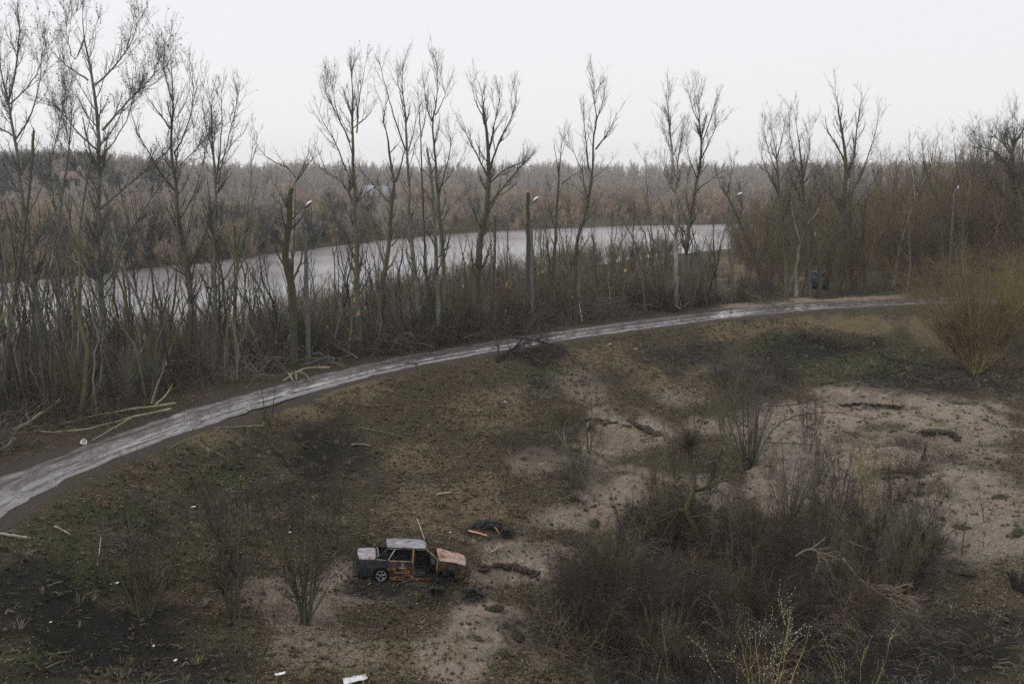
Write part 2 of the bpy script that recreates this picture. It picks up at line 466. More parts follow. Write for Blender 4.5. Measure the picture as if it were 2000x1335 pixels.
def make_ground():
    us = np.concatenate([np.linspace(-1.6, -.62, 60)[:-1], np.linspace(-.62, .62, 640), np.linspace(.62, 1.6, 60)[1:]])
    ys = np.concatenate([np.linspace(-20, 19, 30)[:-1], np.linspace(19, 70, 360)[:-1], np.linspace(70, 130, 120)[:-1], 130 * (1250 / 130) ** np.linspace(0, 1, 80)])
    U, Y = np.meshgrid(us, ys, indexing='ij')
    X = U * np.maximum(Y, 22) + U * 0
    Z = T(X, Y)
    s = road_s(X, Y)
    near = (Y < 75) & (Y > 18)
    rough = fbm(X / .42, Y / .42, 3) * .07 + fbm(X / .17, Y / .17, 2) * .025
    Z = Z + np.where(near, rough * sstep(2.0, 2.8, np.abs(s)), 0)
    n, m = X.shape
    V = np.stack([X, Y, Z], -1).reshape(-1, 3)
    i, j = np.meshgrid(np.arange(n - 1), np.arange(m - 1), indexing='ij')
    a = i * m + j
    Q = np.stack([a, a + m, a + m + 1, a + 1], -1).reshape(-1, 4)
    me = mk_mesh('ground', V, [Q], M['ground'], smooth=True)
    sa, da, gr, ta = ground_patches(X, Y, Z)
    inner = (s > 1.5) | (np.abs(U) < 0)
    mid = (s < 0)
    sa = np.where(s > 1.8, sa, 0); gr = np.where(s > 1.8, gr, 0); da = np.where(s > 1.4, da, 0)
    # bare mud shoulder along the path
    mud = np.exp(-((np.abs(s) - 1.6) / np.where(s > 0, .55, 1.0)) ** 2) * (1 + fbm(X / 1.5, Y / 1.5, 2))
    brow = np.where(s < 0, .6, 0)      # brown litter under the trees
    nd_, fd_ = shores(X, Y)
    brow = np.where(Y > fd_, .4, brow)
    sandy = np.where((s < -2) & (s > -5) & (X > 14) & (X < 42), .65 * sstep(14, 20, X) * sstep(42, 34, X), 0)
    sa = np.maximum(sa, sandy)
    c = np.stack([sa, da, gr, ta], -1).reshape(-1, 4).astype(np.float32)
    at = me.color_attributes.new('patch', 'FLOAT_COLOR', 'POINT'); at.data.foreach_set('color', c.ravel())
    c2 = np.stack([np.clip(mud, 0, 1), brow + 0 * X, 0 * X, 1 + 0 * X], -1).reshape(-1, 4).astype(np.float32)
    at = me.color_attributes.new('mud', 'FLOAT_COLOR', 'POINT'); at.data.foreach_set('color', c2.ravel())
    o = link('ground', me); tag(o, kind='structure')
    return o

def mat_ground():
    m, nt, b = new_mat('ground')
    v = coord_n(nt)
    A = nd(nt, 'ShaderNodeAttribute', attribute_name='patch'); sep = nd(nt, 'ShaderNodeSeparateColor'); nt.links.new(A.outputs['Color'], sep.inputs[0])
    B = nd(nt, 'ShaderNodeAttribute', attribute_name='mud'); sep2 = nd(nt, 'ShaderNodeSeparateColor'); nt.links.new(B.outputs['Color'], sep2.inputs[0])
    n_s = noise_n(nt, .5, 5, .62, v); n_m = noise_n(nt, 3.2, 5, .7, v); n_f = noise_n(nt, 13, 4, .75, v); n_ff = noise_n(nt, 42, 2, .7, v)
    def edge(w, lo=.30, hi=.62, amt=.75):      # patch weight broken up by noise
        x = math_n(nt, 'MULTIPLY_ADD', math_n(nt, 'SUBTRACT', n_m, .5), amt); nt.nodes[-1].inputs[2].default_value = 0
        y = math_n(nt, 'ADD', w, x)
        z = math_n(nt, 'MULTIPLY_ADD', math_n(nt, 'SUBTRACT', n_f, .5), .9); nt.nodes[-1].inputs[2].default_value = 0
        y = math_n(nt, 'ADD', y, z)
        return ramp_n(nt, y, [(lo, (0, 0, 0)), (hi, (1, 1, 1))])
    base = ramp_n(nt, n_f, [(.35, (.012, .010, .007)), (.48, (.058, .045, .028)), (.59, (.122, .094, .056)), (.70, (.25, .195, .12))])
    base = mix_n(nt, ramp_n(nt, n_s, [(.38, (0, 0, 0)), (.62, (.8, .8, .8))]), base, ramp_n(nt, n_f, [(.34, (.012, .014, .007)), (.5, (.052, .052, .024)), (.68, (.13, .115, .052))]))
    base = mix_n(nt, sep2.outputs[1], base, ramp_n(nt, n_f, [(.3, (.022, .017, .012)), (.5, (.055, .040, .028)), (.7, (.105, .074, .052))]))
    tan = ramp_n(nt, n_f, [(.35, (.028, .022, .012)), (.49, (.13, .10, .055)), (.66, (.32, .245, .14))])
    base = mix_n(nt, edge(A.outputs['Alpha']), base, tan)
    green = ramp_n(nt, n_f, [(.33, (.010, .014, .006)), (.5, (.042, .056, .020)), (.68, (.12, .125, .045))])
    base = mix_n(nt, edge(sep.outputs[2]), base, green)
    sand = ramp_n(nt, n_f, [(.28, (.10, .082, .062)), (.44, (.27, .22, .17)), (.65, (.40, .33, .26)), (.8, (.50, .42, .34))])
    sand = mix_n(nt, ramp_n(nt, n_m, [(.52, (0, 0, 0)), (.66, (.75, .75, .75))]), sand, (.13, .102, .078))
    sand = mix_n(nt, ramp_n(nt, n_ff, [(.60, (0, 0, 0)), (.68, (.7, .7, .7))]), sand, (.06, .05, .038))
    base = mix_n(nt, edge(sep.outputs[0], .25, .68, 1.1), base, sand)
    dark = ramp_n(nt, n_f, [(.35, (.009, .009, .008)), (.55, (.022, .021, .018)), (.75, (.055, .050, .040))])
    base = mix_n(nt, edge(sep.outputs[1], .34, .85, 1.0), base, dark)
    mud = ramp_n(nt, n_f, [(.3, (.035, .028, .024)), (.6, (.085, .067, .058)), (.8, (.13, .10, .088))])
    base = mix_n(nt, edge(sep2.outputs[0], .45, .75), base, mud)
    # pale flecks: dead leaves, chips, scraps
    vo = nd(nt, 'ShaderNodeTexVoronoi'); vo.inputs['Scale'].default_value = 7; nt.links.new(v, vo.inputs['Vector'])
    fl = ramp_n(nt, vo.outputs['Distance'], [(.10, (1, 1, 1)), (.16, (0, 0, 0))])
    sc = nd(nt, 'ShaderNodeSeparateColor'); nt.links.new(vo.outputs['Color'], sc.inputs[0])
    pick = ramp_n(nt, sc.outputs[0], [(.80, (0, 0, 0)), (.82, (.6, .6, .6))])
    base = mix_n(nt, mix_n(nt, 1, fl, pick, 'MULTIPLY'), base, (.28, .23, .17))
    nt.links.new(base, b.inputs['Base Color'])
    b.inputs['Roughness'].default_value = .93; b.inputs['Specular IOR Level'].default_value = .2
    h = math_n(nt, 'ADD', n_m, math_n(nt, 'MULTIPLY', n_f, .7))
    h = math_n(nt, 'ADD', h, math_n(nt, 'MULTIPLY', n_ff, .3))
    bump_n(nt, b, h, 1.0, .16)
    return m
M['ground'] = mat_ground()
make_ground()

# ------------------------------------------------------------------ path (wet, worn surface)
def mat_path():
    m, nt, b = new_mat('path')
    uv = nd(nt, 'ShaderNodeAttribute', attribute_name='along')           # x across (m), y along (m)
    def mapped(sx, sy):
        mp = nd(nt, 'ShaderNodeMapping'); nt.links.new(uv.outputs['Vector'], mp.inputs[0]); mp.inputs['Scale'].default_value = (sx, sy, 1); return mp.outputs[0]
    n1 = noise_n(nt, .9, 5, .62, mapped(1, .30), 1.0)        # long worn strips
    n0 = noise_n(nt, .55, 4, .6, mapped(1, .5), .4)         # broad patches of mud
    n2 = noise_n(nt, 4, 5, .72, mapped(1, .45)); n3 = noise_n(nt, 22, 3, .7, uv.outputs['Vector'])
    col = ramp_n(nt, n2, [(.34, (.04, .034, .036)), (.48, (.12, .105, .110)), (.62, (.25, .222, .23))])
    mudm = ramp_n(nt, math_n(nt, 'ADD', math_n(nt, 'MULTIPLY', n1, .6), math_n(nt, 'MULTIPLY', n2, .45)), [(.49, (0, 0, 0)), (.56, (1, 1, 1))])
    col = mix_n(nt, mudm, col, ramp_n(nt, n3, [(.3, (.022, .018, .017)), (.7, (.075, .061, .057))]))
    se = nd(nt, 'ShaderNodeSeparateXYZ'); nt.links.new(uv.outputs['Vector'], se.inputs[0])
    wob = math_n(nt, 'MULTIPLY', math_n(nt, 'SUBTRACT', n2, .5), 1.6)
    wob = math_n(nt, 'ADD', wob, math_n(nt, 'MULTIPLY', math_n(nt, 'SUBTRACT', n0, .5), 1.4))
    ax = math_n(nt, 'ABSOLUTE', math_n(nt, 'ADD', math_n(nt, 'SUBTRACT', se.outputs[0], .15), wob))
    e = nd(nt, 'ShaderNodeMapRange'); nt.links.new(ax, e.inputs[0]); e.inputs[1].default_value = 1.15; e.inputs[2].default_value = 1.5
    col = mix_n(nt, e.outputs[0], col, ramp_n(nt, n3, [(.3, (.03, .024, .021)), (.7, (.10, .08, .07))]))
    # standing water in the wheel tracks and along the inner edge
    tr = nd(nt, 'ShaderNodeMapRange'); nt.links.new(math_n(nt, 'ABSOLUTE', math_n(nt, 'SUBTRACT', se.outputs[0], .95)), tr.inputs[0]); tr.inputs[1].default_value = .7; tr.inputs[2].default_value = .0
    pud = ramp_n(nt, math_n(nt, 'ADD', math_n(nt, 'MULTIPLY', tr.outputs[0], .22), math_n(nt, 'ADD', math_n(nt, 'MULTIPLY', n1, .55), math_n(nt, 'MULTIPLY', n0, .35))), [(.50, (0, 0, 0)), (.55, (1, 1, 1))])
    pud = mix_n(nt, e.outputs[0], pud, (0, 0, 0))
    col = mix_n(nt, pud, col, (.13, .12, .125))
    nt.links.new(col, b.inputs['Base Color'])
    wet = ramp_n(nt, n2, [(.34, (.16,) * 3), (.52, (.30,) * 3), (.66, (.5,) * 3)])
    wet = mix_n(nt, pud, wet, (.04, .04, .04)); wet = mix_n(nt, e.outputs[0], wet, (.75, .75, .75))
    nt.links.new(wet, b.inputs['Roughness'])
    b.inputs['Specular IOR Level'].default_value = .95
    inv0 = nd(nt, 'ShaderNodeInvert'); nt.links.new(e.outputs[0], inv0.inputs['Color'])
    nt.links.new(mix_n(nt, mudm, inv0.outputs[0], (.15, .15, .15)), b.inputs['Coat Weight'])
    b.inputs['Coat Roughness'].default_value = .14; b.inputs['Coat IOR'].default_value = 1.5
    bp = bump_n(nt, b, math_n(nt, 'ADD', n2, math_n(nt, 'MULTIPLY', n3, .4)), .35, .03)
    inv = nd(nt, 'ShaderNodeInvert'); nt.links.new(pud, inv.inputs['Color'])
    nt.links.new(math_n(nt, 'MULTIPLY', inv.outputs[0], .4), bp.inputs['Strength'])
    return m
M['path'] = mat_path()
def make_path():
    d = np.concatenate([[0], np.cumsum(np.hypot(*np.diff(ROAD, axis=0).T))])
    L = d[-1]; t = np.arange(0, L, .3)
    C = np.stack([np.interp(t, d, ROAD[:, 0]), np.interp(t, d, ROAD[:, 1])], 1)
    tn = norm(np.gradient(C, axis=0)); nr = np.stack([tn[:, 1], -tn[:, 0]], 1)
    k = np.linspace(-1, 1, 29)
    wob = 1 + .10 * fbm(t / 5, t * 0 + 3, 3)[:, None] + .22 * fbm(t / .9, t * 0 + 9, 3)[:, None]
    wob2 = 1 + .12 * fbm(t / 4, t * 0 + 23, 3)[:, None] + .22 * fbm(t / .8, t * 0 + 29, 3)[:, None]
    half = (1.30 + .34 * sstep(30, 75, t)[:, None]) * np.where(k[None] > 0, wob, wob2)
    W = k[None] * half
    X = C[:, :1] + nr[:, :1] * W; Y = C[:, 1:] + nr[:, 1:] * W
    ruts = -.04 * (np.exp(-((W - .75) / .22) ** 2) + np.exp(-((W + .75) / .22) ** 2)) * (1 + fbm(X / 2, Y / 2, 2))
    Z = ROAD_Z + .02 + .045 * (1 - np.abs(k[None]) ** 4) + ruts + fbm(X / .8, Y / .8, 2) * .02 - .12 * (np.abs(k[None]) > .99)
    n, m = X.shape
    i, j = np.meshgrid(np.arange(n - 1), np.arange(m - 1), indexing='ij'); a = i * m + j
    Q = np.stack([a, a + 1, a + m + 1, a + m], -1).reshape(-1, 4)
    me = mk_mesh('path', np.stack([X, Y, Z], -1).reshape(-1, 3), [Q], M['path'], smooth=True)
    at = me.attributes.new('along', 'FLOAT_VECTOR', 'POINT')
    at.data.foreach_set('vector', np.stack([W, np.broadcast_to(t[:, None], W.shape), 0 * W], -1).astype(np.float32).ravel())
    tag(link('path', me), kind='structure')
make_path()

# ------------------------------------------------------------------ river
def mat_water():
    m, nt, b = new_mat('river_water')
    v = coord_n(nt, 'Object', (1, .35, 1))
    b.inputs['Base Color'].default_value = (.26, .245, .255, 1)
    b.inputs['Roughness'].default_value = .22
    b.inputs['Specular IOR Level'].default_value = .5
    b.inputs['IOR'].default_value = 1.45
    n = noise_n(nt, 1.3, 4, .6, v)
    bump_n(nt, b, n, .18, .08)
    w2 = noise_n(nt, .06, 4, .6, coord_n(nt, 'Object', (.5, .55, 1)))
    nt.links.new(ramp_n(nt, w2, [(.36, (.20,) * 3), (.64, (.30,) * 3)]), b.inputs['Roughness'])
    nt.links.new(ramp_n(nt, w2, [(.34, (.23, .215, .22)), (.64, (.30, .285, .295))]), b.inputs['Base Color'])
    return m
M['water'] = mat_water()
us = np.linspace(-1.5, .335, 160)
_nd, _fd = shores(us * 100, np.full(len(us), 100.))
V = [(u * (a_ - 1.5), a_ - 1.5, WATER_Z) for u, a_ in zip(us, _nd)] + [(u * (b_ + 1.5), b_ + 1.5, WATER_Z) for u, b_ in zip(us, _fd)]
n = len(us)
me = mk_mesh('river', np.array(V), [np.array([[i, i + 1, n + i + 1, n + i] for i in range(n - 1)])], M['water'])
tag(link('river', me), kind='structure')

# ------------------------------------------------------------------ scatter: one stuff object, copies by geometry nodes
def scatter(name, label, cat, variants, pts, scl, rot=None, seed=1):
    rng = np.random.RandomState(seed)
    n = len(pts)
    me = bpy.data.meshes.new(name); me.vertices.add(n); me.vertices.foreach_set('co', np.asarray(pts, np.float32).ravel())
    if rot is None: rot = np.stack([np.zeros(n), np.zeros(n), rng.uniform(0, 6.283, n)], 1)
    scl = np.asarray(scl, float)
    if scl.ndim == 1: scl = np.repeat(scl[:, None], 3, 1)
    for nm, a in (('turn', rot), ('size', scl)):
        at = me.attributes.new(nm, 'FLOAT_VECTOR', 'POINT'); at.data.foreach_set('vector', np.asarray(a, np.float32).ravel())
    at = me.attributes.new('pick', 'INT', 'POINT'); at.data.foreach_set('value', rng.randint(0, len(variants), n).astype(np.int32))
    me.update()
    o = link(name, me); tag(o, label, cat, kind='stuff')
    ng = bpy.data.node_groups.new(name, 'GeometryNodeTree')
    ng.interface.new_socket('Geometry', in_out='INPUT', socket_type='NodeSocketGeometry')
    ng.interface.new_socket('Geometry', in_out='OUTPUT', socket_type='NodeSocketGeometry')
    gi = ng.nodes.new('NodeGroupInput'); go = ng.nodes.new('NodeGroupOutput')
    jn = ng.nodes.new('GeometryNodeJoinGeometry')
    for vm in reversed(variants):
        src = bpy.data.objects.new(vm.name, vm)
        oi = ng.nodes.new('GeometryNodeObjectInfo'); oi.inputs['Object'].default_value = src; oi.inputs['As Instance'].default_value = True
        ng.links.new(oi.outputs['Geometry'], jn.inputs[0])
    ip = ng.nodes.new('GeometryNodeInstanceOnPoints'); ip.inputs['Pick Instance'].default_value = True
    def attr(nm, ty):
        a = ng.nodes.new('GeometryNodeInputNamedAttribute'); a.data_type = ty; a.inputs[0].default_value = nm; return a.outputs[0]
    e2r = ng.nodes.new('FunctionNodeEulerToRotation')
    ng.links.new(attr('turn', 'FLOAT_VECTOR'), e2r.inputs[0])
    ng.links.new(gi.outputs[0], ip.inputs['Points']); ng.links.new(jn.outputs[0], ip.inputs['Instance'])
    ng.links.new(attr('pick', 'INT'), ip.inputs['Instance Index'])
    ng.links.new(e2r.outputs[0], ip.inputs['Rotation']); ng.links.new(attr('size', 'FLOAT_VECTOR'), ip.inputs['Scale'])
    ng.links.new(ip.outputs[0], go.inputs[0])
    md = o.modifiers.new('copies', 'NODES'); md.node_group = ng
    return o

# ------------------------------------------------------------------ wording: which one it is
BANK_MARKS = [(20, 'the left picture edge'), (85, 'the left edge poplar'), (200, 'the tallest banded poplar'), (290, 'the orange splintered sapling'), (370, 'the dark forked poplar'), (425, 'the many stemmed grey poplar'), (480, 'the thin leaning poplar'), (570, 'the broken mossy tree'), (603, 'the first lamp post'),
              (700, 'the straight mossy poplar'), (745, 'the crooked poplar'), (815, 'the pale slender poplar'), (865, 'the close pair of poplars'), (930, 'the heavy leaning poplar'), (1036, 'the second lamp post'), (1078, 'the slim pointed poplar'), (1130, 'the kinked poplar'),
              (1219, 'the pale topped stump'), (1320, 'the white barked tree'), (1350, 'the leaning dark poplar'), (1430, 'the third lamp post'), (1494, 'the tree over the clearing'), (1556, 'the pale slanting stem'), (1626, 'the fan shaped tree'), (1690, 'the dark wood trunk'), (1745, 'the split pale stem'),
              (1855, 'the fourth lamp post'), (1905, 'the large willow bush'), (1995, 'the right picture edge')]
HOLLOW_MARKS = [(60, 1050, 'the edge log'), (224, 1141, 'the white crumpled scrap'), (283, 1190, 'the wide dark shrub'), (452, 1200, 'the leaning shrub'), (597, 1200, 'the vase shaped tree'), (490, 1310, 'the open bottom shrub'), (693, 1325, 'the white board'), (524, 858, 'the sapling pair'), (640, 890, 'the black soil and shade patch'), (800, 1110, 'the wrecked car'),
                (955, 1225, 'the pale mound'), (955, 1037, 'the charred debris'), (866, 968, 'the small pale log'), (760, 850, 'the long thin pole'), (1000, 960, 'the burnt saplings'), (1080, 836, 'the three saplings'), (1150, 880, 'the crater tree'), (1040, 690, 'the blown down crown'), (1190, 673, 'the high white scraps'), (1350, 870, 'the pollard'),
                (1463, 910, 'the coppiced willow'), (1440, 780, 'the reddish upright brush'), (1610, 670, 'the low purple brush'), (1700, 795, 'the upper sand scarp'), (1840, 850, 'the second sand scarp'), (1803, 897, 'the charred snag'), (1688, 990, 'the slim willow bush'), (1540, 1010, 'the grey coppice bush'), (1680, 1140, 'the pale toppled branch'),
                (1490, 1280, 'the catkin willows'), (1930, 1290, 'the black corner log'), (1905, 720, 'the large willow bush'), (1955, 972, 'the round dark tussock'), (1250, 1180, 'the thicket edge'), (400, 860, 'the yellow branch by the path'), (930, 1165, 'the hole by the bonnet')]
def where(p, marks):
    px, py = project(np.asarray(p, float))
    if len(marks[0]) == 2:
        m = min(marks, key=lambda q: abs(q[0] - px)); dx = px - m[0]
        return ('in line with ' if abs(dx) < 7 else 'right of ' if dx > 0 else 'left of ') + m[1]
    m = min(marks, key=lambda q: math.hypot(q[0] - px, (q[1] - py) * 1.4)); dx, dy = px - m[0], py - m[1]
    side = 'right of ' if dx > 0 else 'left of '
    if abs(dy) > abs(dx) * 1.1: side = 'just below ' if dy > 0 else 'just above '
    elif abs(dy) > abs(dx) * .45: side = ('below and ' if dy > 0 else 'above and ') + side
    return side + m[2]

# ------------------------------------------------------------------ generic plants
def plant_mesh(name, seed, h, kind, mat):
    """bare woody plant about h metres high, standing at the origin"""
    rng = np.random.RandomState(seed)
    g = Geo()
    if kind == 'tree':          # woodland tree: one or two stems, ascending limbs, fine twigs
        stems = []
        for k in range(rng.randint(1, 3)):
            a = rng.uniform(0, 6.28); ln = rng.uniform(.03, .14) * h
            z = np.linspace(0, 1, 10)[:, None]
            stems.append(np.array([math.cos(a), math.sin(a), 0]) * ln * z ** 1.3 + np.array([0, 0, h * rng.uniform(.8, 1)]) * z + np.cumsum(rng.normal(size=(10, 3)) * [.012 * h, .012 * h, 0], 0))
        P = np.stack(stems); R = np.linspace(1, .12, 10)[None] * h * .0095 * np.ones((len(stems), 1))
        g.tubes(P, R, 5)
        P1, R1 = grow(rng, P, R, 22 / h, (.22, .97), .75, h * .32, .9, 5, .6, .012, .14, .55)
        g.tubes(P1, R1, 3)
        P2, R2 = grow(rng, P1, R1, 24 / h, (.2, 1), .7, h * .15, .7, 4, .6, .010, .18)
        g.tubes(P2, R2, 3)
        P3, R3 = grow(rng, P2, R2, 24 / h, (.15, 1), .7, h * .09, .4, 3, .7, .009, .2)
        g.tubes(P3, R3, 3)
    elif kind == 'bush':        # many thin stems from the ground, willow brush
        n = 18
        a = rng.uniform(0, 6.28, n); r = rng.uniform(0, .10, n) * h; sp = rng.uniform(.05, .42, n) * h
        t = np.linspace(0, 1, 6)[None, :, None]
        d = np.stack([np.cos(a), np.sin(a), 0 * a], 1)[:, None]
        P = d * (r[:, None, None] + sp[:, None, None] * t ** 1.2) + np.array([0, 0, 1.]) * t * (h * rng.uniform(.6, 1, n))[:, None, None] + np.cumsum(rng.normal(size=(n, 6, 3)) * .015 * h, 1) * t
        R = np.ones((n, 1)) * np.linspace(1, .35, 6)[None] * h * .0035
        g.tubes(P, R, 3)
        P1, R1 = grow(rng, P, R, 16 / h, (.15, 1), .55, h * .28, .7, 4, .7, h * .0016, .15)
        g.tubes(P1, R1, 3)
        P2, R2 = grow(rng, P1, R1, 16 / h, (.1, 1), .6, h * .13, .5, 3, .7, h * .0014, .2)
        g.tubes(P2, R2, 3)
    elif kind == 'crown':       # far willow or alder seen across the river: rounded twiggy crown
        n = 9
        a = rng.uniform(0, 6.28, n); sp = rng.uniform(.08, .34, n) * h
        t = np.linspace(0, 1, 6)[None, :, None]
        d = np.stack([np.cos(a), np.sin(a), 0 * a], 1)[:, None]
        top = h * np.sqrt(np.maximum(.25, 1 - (sp / (.42 * h)) ** 2)) * rng.uniform(.8, .95, n)
        P = d * (sp[:, None, None] * t ** 1.1) + np.array([0, 0, 1.]) * t * top[:, None, None] + np.cumsum(rng.normal(size=(n, 6, 3)) * .015 * h, 1) * t
        R = np.ones((n, 1)) * np.linspace(1, .25, 6)[None] * h * .009
        g.tubes(P, R, 3)
        P1, R1 = grow(rng, P, R, 40 / h, (.15, 1), .7, h * .2, .7, 3, .6, h * .0030, .15)
        g.tubes(P1, R1, 3)
        P2, R2 = grow(rng, P1, R1, 42 / h, (.1, 1), .65, h * .12, .6, 3, .7, h * .0026, .18)
        g.tubes(P2, R2, 3)
    elif kind == 'tangle':      # low bramble tangle: arching canes
        n = 26
        a = rng.uniform(0, 6.28, n); b0 = rng.uniform(-.6, .6, (n, 2)) * h
        P = np.zeros((n, 7, 3)); P[:, 0, :2] = b0
        d = norm(np.stack([np.cos(a), np.sin(a), rng.uniform(.5, 2.2, n)], 1))
        for k in range(1, 7):
            d = norm(d + rng.normal(size=(n, 3)) * .22 + np.array([0, 0, -.20]))
            P[:, k] = P[:, k - 1] + d * (h * rng.uniform(.16, .30, n))[:, None]
        P[..., 2] = np.maximum(P[..., 2], .01)
        R = np.ones((n, 1)) * np.linspace(1, .5, 7)[None] * .012
        g.tubes(P, R, 3)
        P1, R1 = grow(rng, P, R, 2.4, (.05, 1), .8, h * .42, .1, 4, .8, .008, .25, .3)
        g.tubes(P1, R1, 3)
        P2, R2 = grow(rng, P1, R1, 2.2, (.05, 1), .8, h * .22, .0, 3, .8, .007, .25, .3)
        g.tubes(P2, R2, 3)
    elif kind == 'pole':        # sapling in the thicket, thin and straight, some snapped
        z = np.linspace(0, 1, 9)[:, None]
        ln = rng.normal(size=2) * .07 * h
        P = (np.array([ln[0], ln[1], 0]) * z ** 1.2 + np.array([0, 0, h]) * z + np.cumsum(rng.normal(size=(9, 3)) * [.012 * h, .012 * h, 0], 0) * (z > 0))[None]
        R = np.linspace(1, .22, 9)[None] * h * .0085
        g.tubes(P, R, 5)
        P1, R1 = grow(rng, P, R, 2.0, (.25, .98), .6, h * .27, .8, 4, .6, .009, .12)
        g.tubes(P1, R1, 3)
        P2, R2 = grow(rng, P1, R1, 1.9, (.15, 1), .6, h * .11, .5, 3, .7, .007, .15)
        g.tubes(P2, R2, 3)
    elif kind == 'tuft':        # dry grass tuft
        n = 16
        a = rng.uniform(0, 6.28, n); r = rng.uniform(0, .3, n) * h
        c = np.stack([np.cos(a), np.sin(a), 0 * a], 1)
        b0 = c * r[:, None]; top = b0 + norm(c * rng.uniform(.1, 1.3, n)[:, None] + [0, 0, 1]) * (h * rng.uniform(.5, 1, n))[:, None]
        mid = (b0 + top) / 2 + [0, 0, .15 * h]
        w = np.stack([-np.sin(a), np.cos(a), 0 * a], 1) * (.014 if h < .3 else .007)
        V = np.stack([b0 - w, b0 + w, mid - w * .8, mid + w * .8, top], 1).reshape(-1, 3)
        k = np.arange(n)[:, None] * 5
        g.add(V, k + np.array([[0, 1, 3, 2]]), k + np.array([[2, 3, 4]]))
    elif kind == 'leaf':        # a few curled dead leaves
        n = 5
        for k in range(n):
            c = rng.normal(size=3) * [.30, .30, 0] + [0, 0, .02]; a = rng.uniform(0, 6.28); s = rng.uniform(.022, .045)
            u = np.array([math.cos(a), math.sin(a), .2]) * s; w = np.array([-math.sin(a), math.cos(a), rng.uniform(-.3, .6)]) * s * .7
            g.add([c - u, c + w, c + u, c - w + [0, 0, .02]], T3=[[0, 1, 2], [0, 2, 3]])
    elif kind == 'stick':
        for k in range(2):
            c = rng.normal(size=3) * [.15, .15, 0] + [0, 0, .03]; a = rng.uniform(0, 6.28); s = rng.uniform(.1, .3)
            u = np.array([math.cos(a), math.sin(a), rng.uniform(-.05, .15)]) * s
            g.tubes(np.stack([c - u, c + rng.normal(size=3) * .02, c + u])[None], np.array([[.012, .01, .006]]), 3)
    elif kind == 'clod':
        n1 = 7
        for k in range(3):
            c = rng.normal(size=3) * [.14, .14, 0]; s = rng.uniform(.04, .1)
            d = norm(rng.normal(size=(1, 3)))
            v = np.array([[1, 0, 0], [-1, 0, 0], [0, 1, 0], [0, -1, 0], [0, 0, .7], [0, 0, -.4]]) * s * rng.uniform(.7, 1.3, (6, 3)) + c
            g.add(v, T3=[[0, 2, 4], [2, 1, 4], [1, 3, 4], [3, 0, 4], [2, 0, 5], [1, 2, 5], [3, 1, 5], [0, 3, 5]])
    return g.mesh(name, mat)

def rand_pts(rng, n, umin, umax, ymin, ymax, test):
    out = []
    while sum(len(o) for o in out) < n:
        k = n * 2
        y = np.sqrt(rng.uniform(ymin ** 2, ymax ** 2, k)); u = rng.uniform(umin, umax, k)
        x = u * y
        m = test(x, y)
        if not m.any(): break
        out.append(np.stack([x[m], y[m]], 1))
    P = np.concatenate(out)[:n]
    return np.concatenate([P, T(P[:, 0], P[:, 1])[:, None]], 1)
def clear_views(P):
    """keep growth off the feet of the lamp posts and out of the tan clearing"""
    px, py = project(P); u = P[:, 0] / P[:, 1]
    ok = ~((u > .203) & (u < .252) & (P[:, 1] < 135)) | (np.abs(np.sin(P[:, 0] * 91.7 + P[:, 1] * 37.1)) < .34)
    for c, y in ((603, 60.5), (1038, 78), (1430, 92)):
        ok &= ~((np.abs(px - c) < 13) & (P[:, 1] < y + .5))
    return ok
def px_mask(P, L):
    px, py = project(P)
    w = np.zeros(len(P))
    for a, b, rx, ry, v in L:
        d = np.sqrt(((px - a) / rx) ** 2 + ((py - b) / ry) ** 2)
        w = np.maximum(w, v * sstep(1.1, .7, d))
    return w
# ------------------------------------------------------------------ far bank, hills and the wood beyond the bend
FAR_BROWN = ranged('far_brown', [(.42, .32, .225), (.30, .235, .175), (.47, .355, .245), (.24, .20, .165), (.42, .315, .22), (.34, .27, .20)])
FAR_GREY = ranged('far_grey', [(.32, .29, .265), (.44, .385, .335), (.25, .235, .225), (.42, .36, .315), (.34, .305, .275)])  # distance haze is painted in: twig grey set paler than the wood
FAR_OLIVE = ranged('far_olive', [(.26, .23, .14), (.18, .165, .11), (.32, .265, .15), (.14, .135, .10)])
FAR_BLUE = ranged('far_blue', [(.055, .068, .066), (.08, .085, .082), (.06, .063, .06)])
WOOD_DARK = ranged('wood_dark', [(.085, .072, .054), (.17, .13, .092), (.06, .055, .045), (.20, .155, .105), (.12, .11, .062)])

def far_variants(mat, seeds, h, kind):
    return [plant_mesh('%s_growth' % mat.name, s, h, kind, mat) for s in seeds]

rng = np.random.RandomState(3)
def far_row(lo, hi, umin, umax, n):
    u = rng.uniform(umin, umax, n)
    fd = np.interp(u, _f[:, 0] / _f[:, 1], _f[:, 1])
    nd0, fd0 = shores(u * 100, np.full(n, 100.))
    y = fd0 + rng.uniform(lo, hi, n) ** 1.0
    x = u * y
    return np.stack([x, y, T(x, y) - .3], 1)
vb = far_variants(FAR_BROWN, (1, 2, 3, 4), 6.0, 'crown'); vo_ = far_variants(FAR_OLIVE, (5, 6, 7), 6.0, 'crown')
vg = far_variants(FAR_GREY, (8, 9, 10, 11), 9.0, 'crown'); vbl = far_variants(FAR_BLUE, (12, 13, 14), 7.0, 'crown')
P = np.concatenate([far_row(-1, 20, -.62, .30, 230), far_row(12, 70, -.62, .36, 330)])
scatter('willow_brush', 'orange brown leafless willow brush lining the far bank of the river', 'brush', vb + vo_[:1], P, np.concatenate([rng.uniform(.45, 1.1, 230), rng.uniform(.9, 1.75, 330)]), seed=21)
P = np.concatenate([far_row(2, 40, -.62, .02, 90), far_row(40, 120, -.62, .36, 330)])
scatter('far_bank_trees', 'grey brown mass of bare trees rising behind the willow brush across the river', 'trees', vg, P, np.concatenate([rng.uniform(.7, 1.25, 90), rng.uniform(.8, 1.5, 330)]), seed=22)
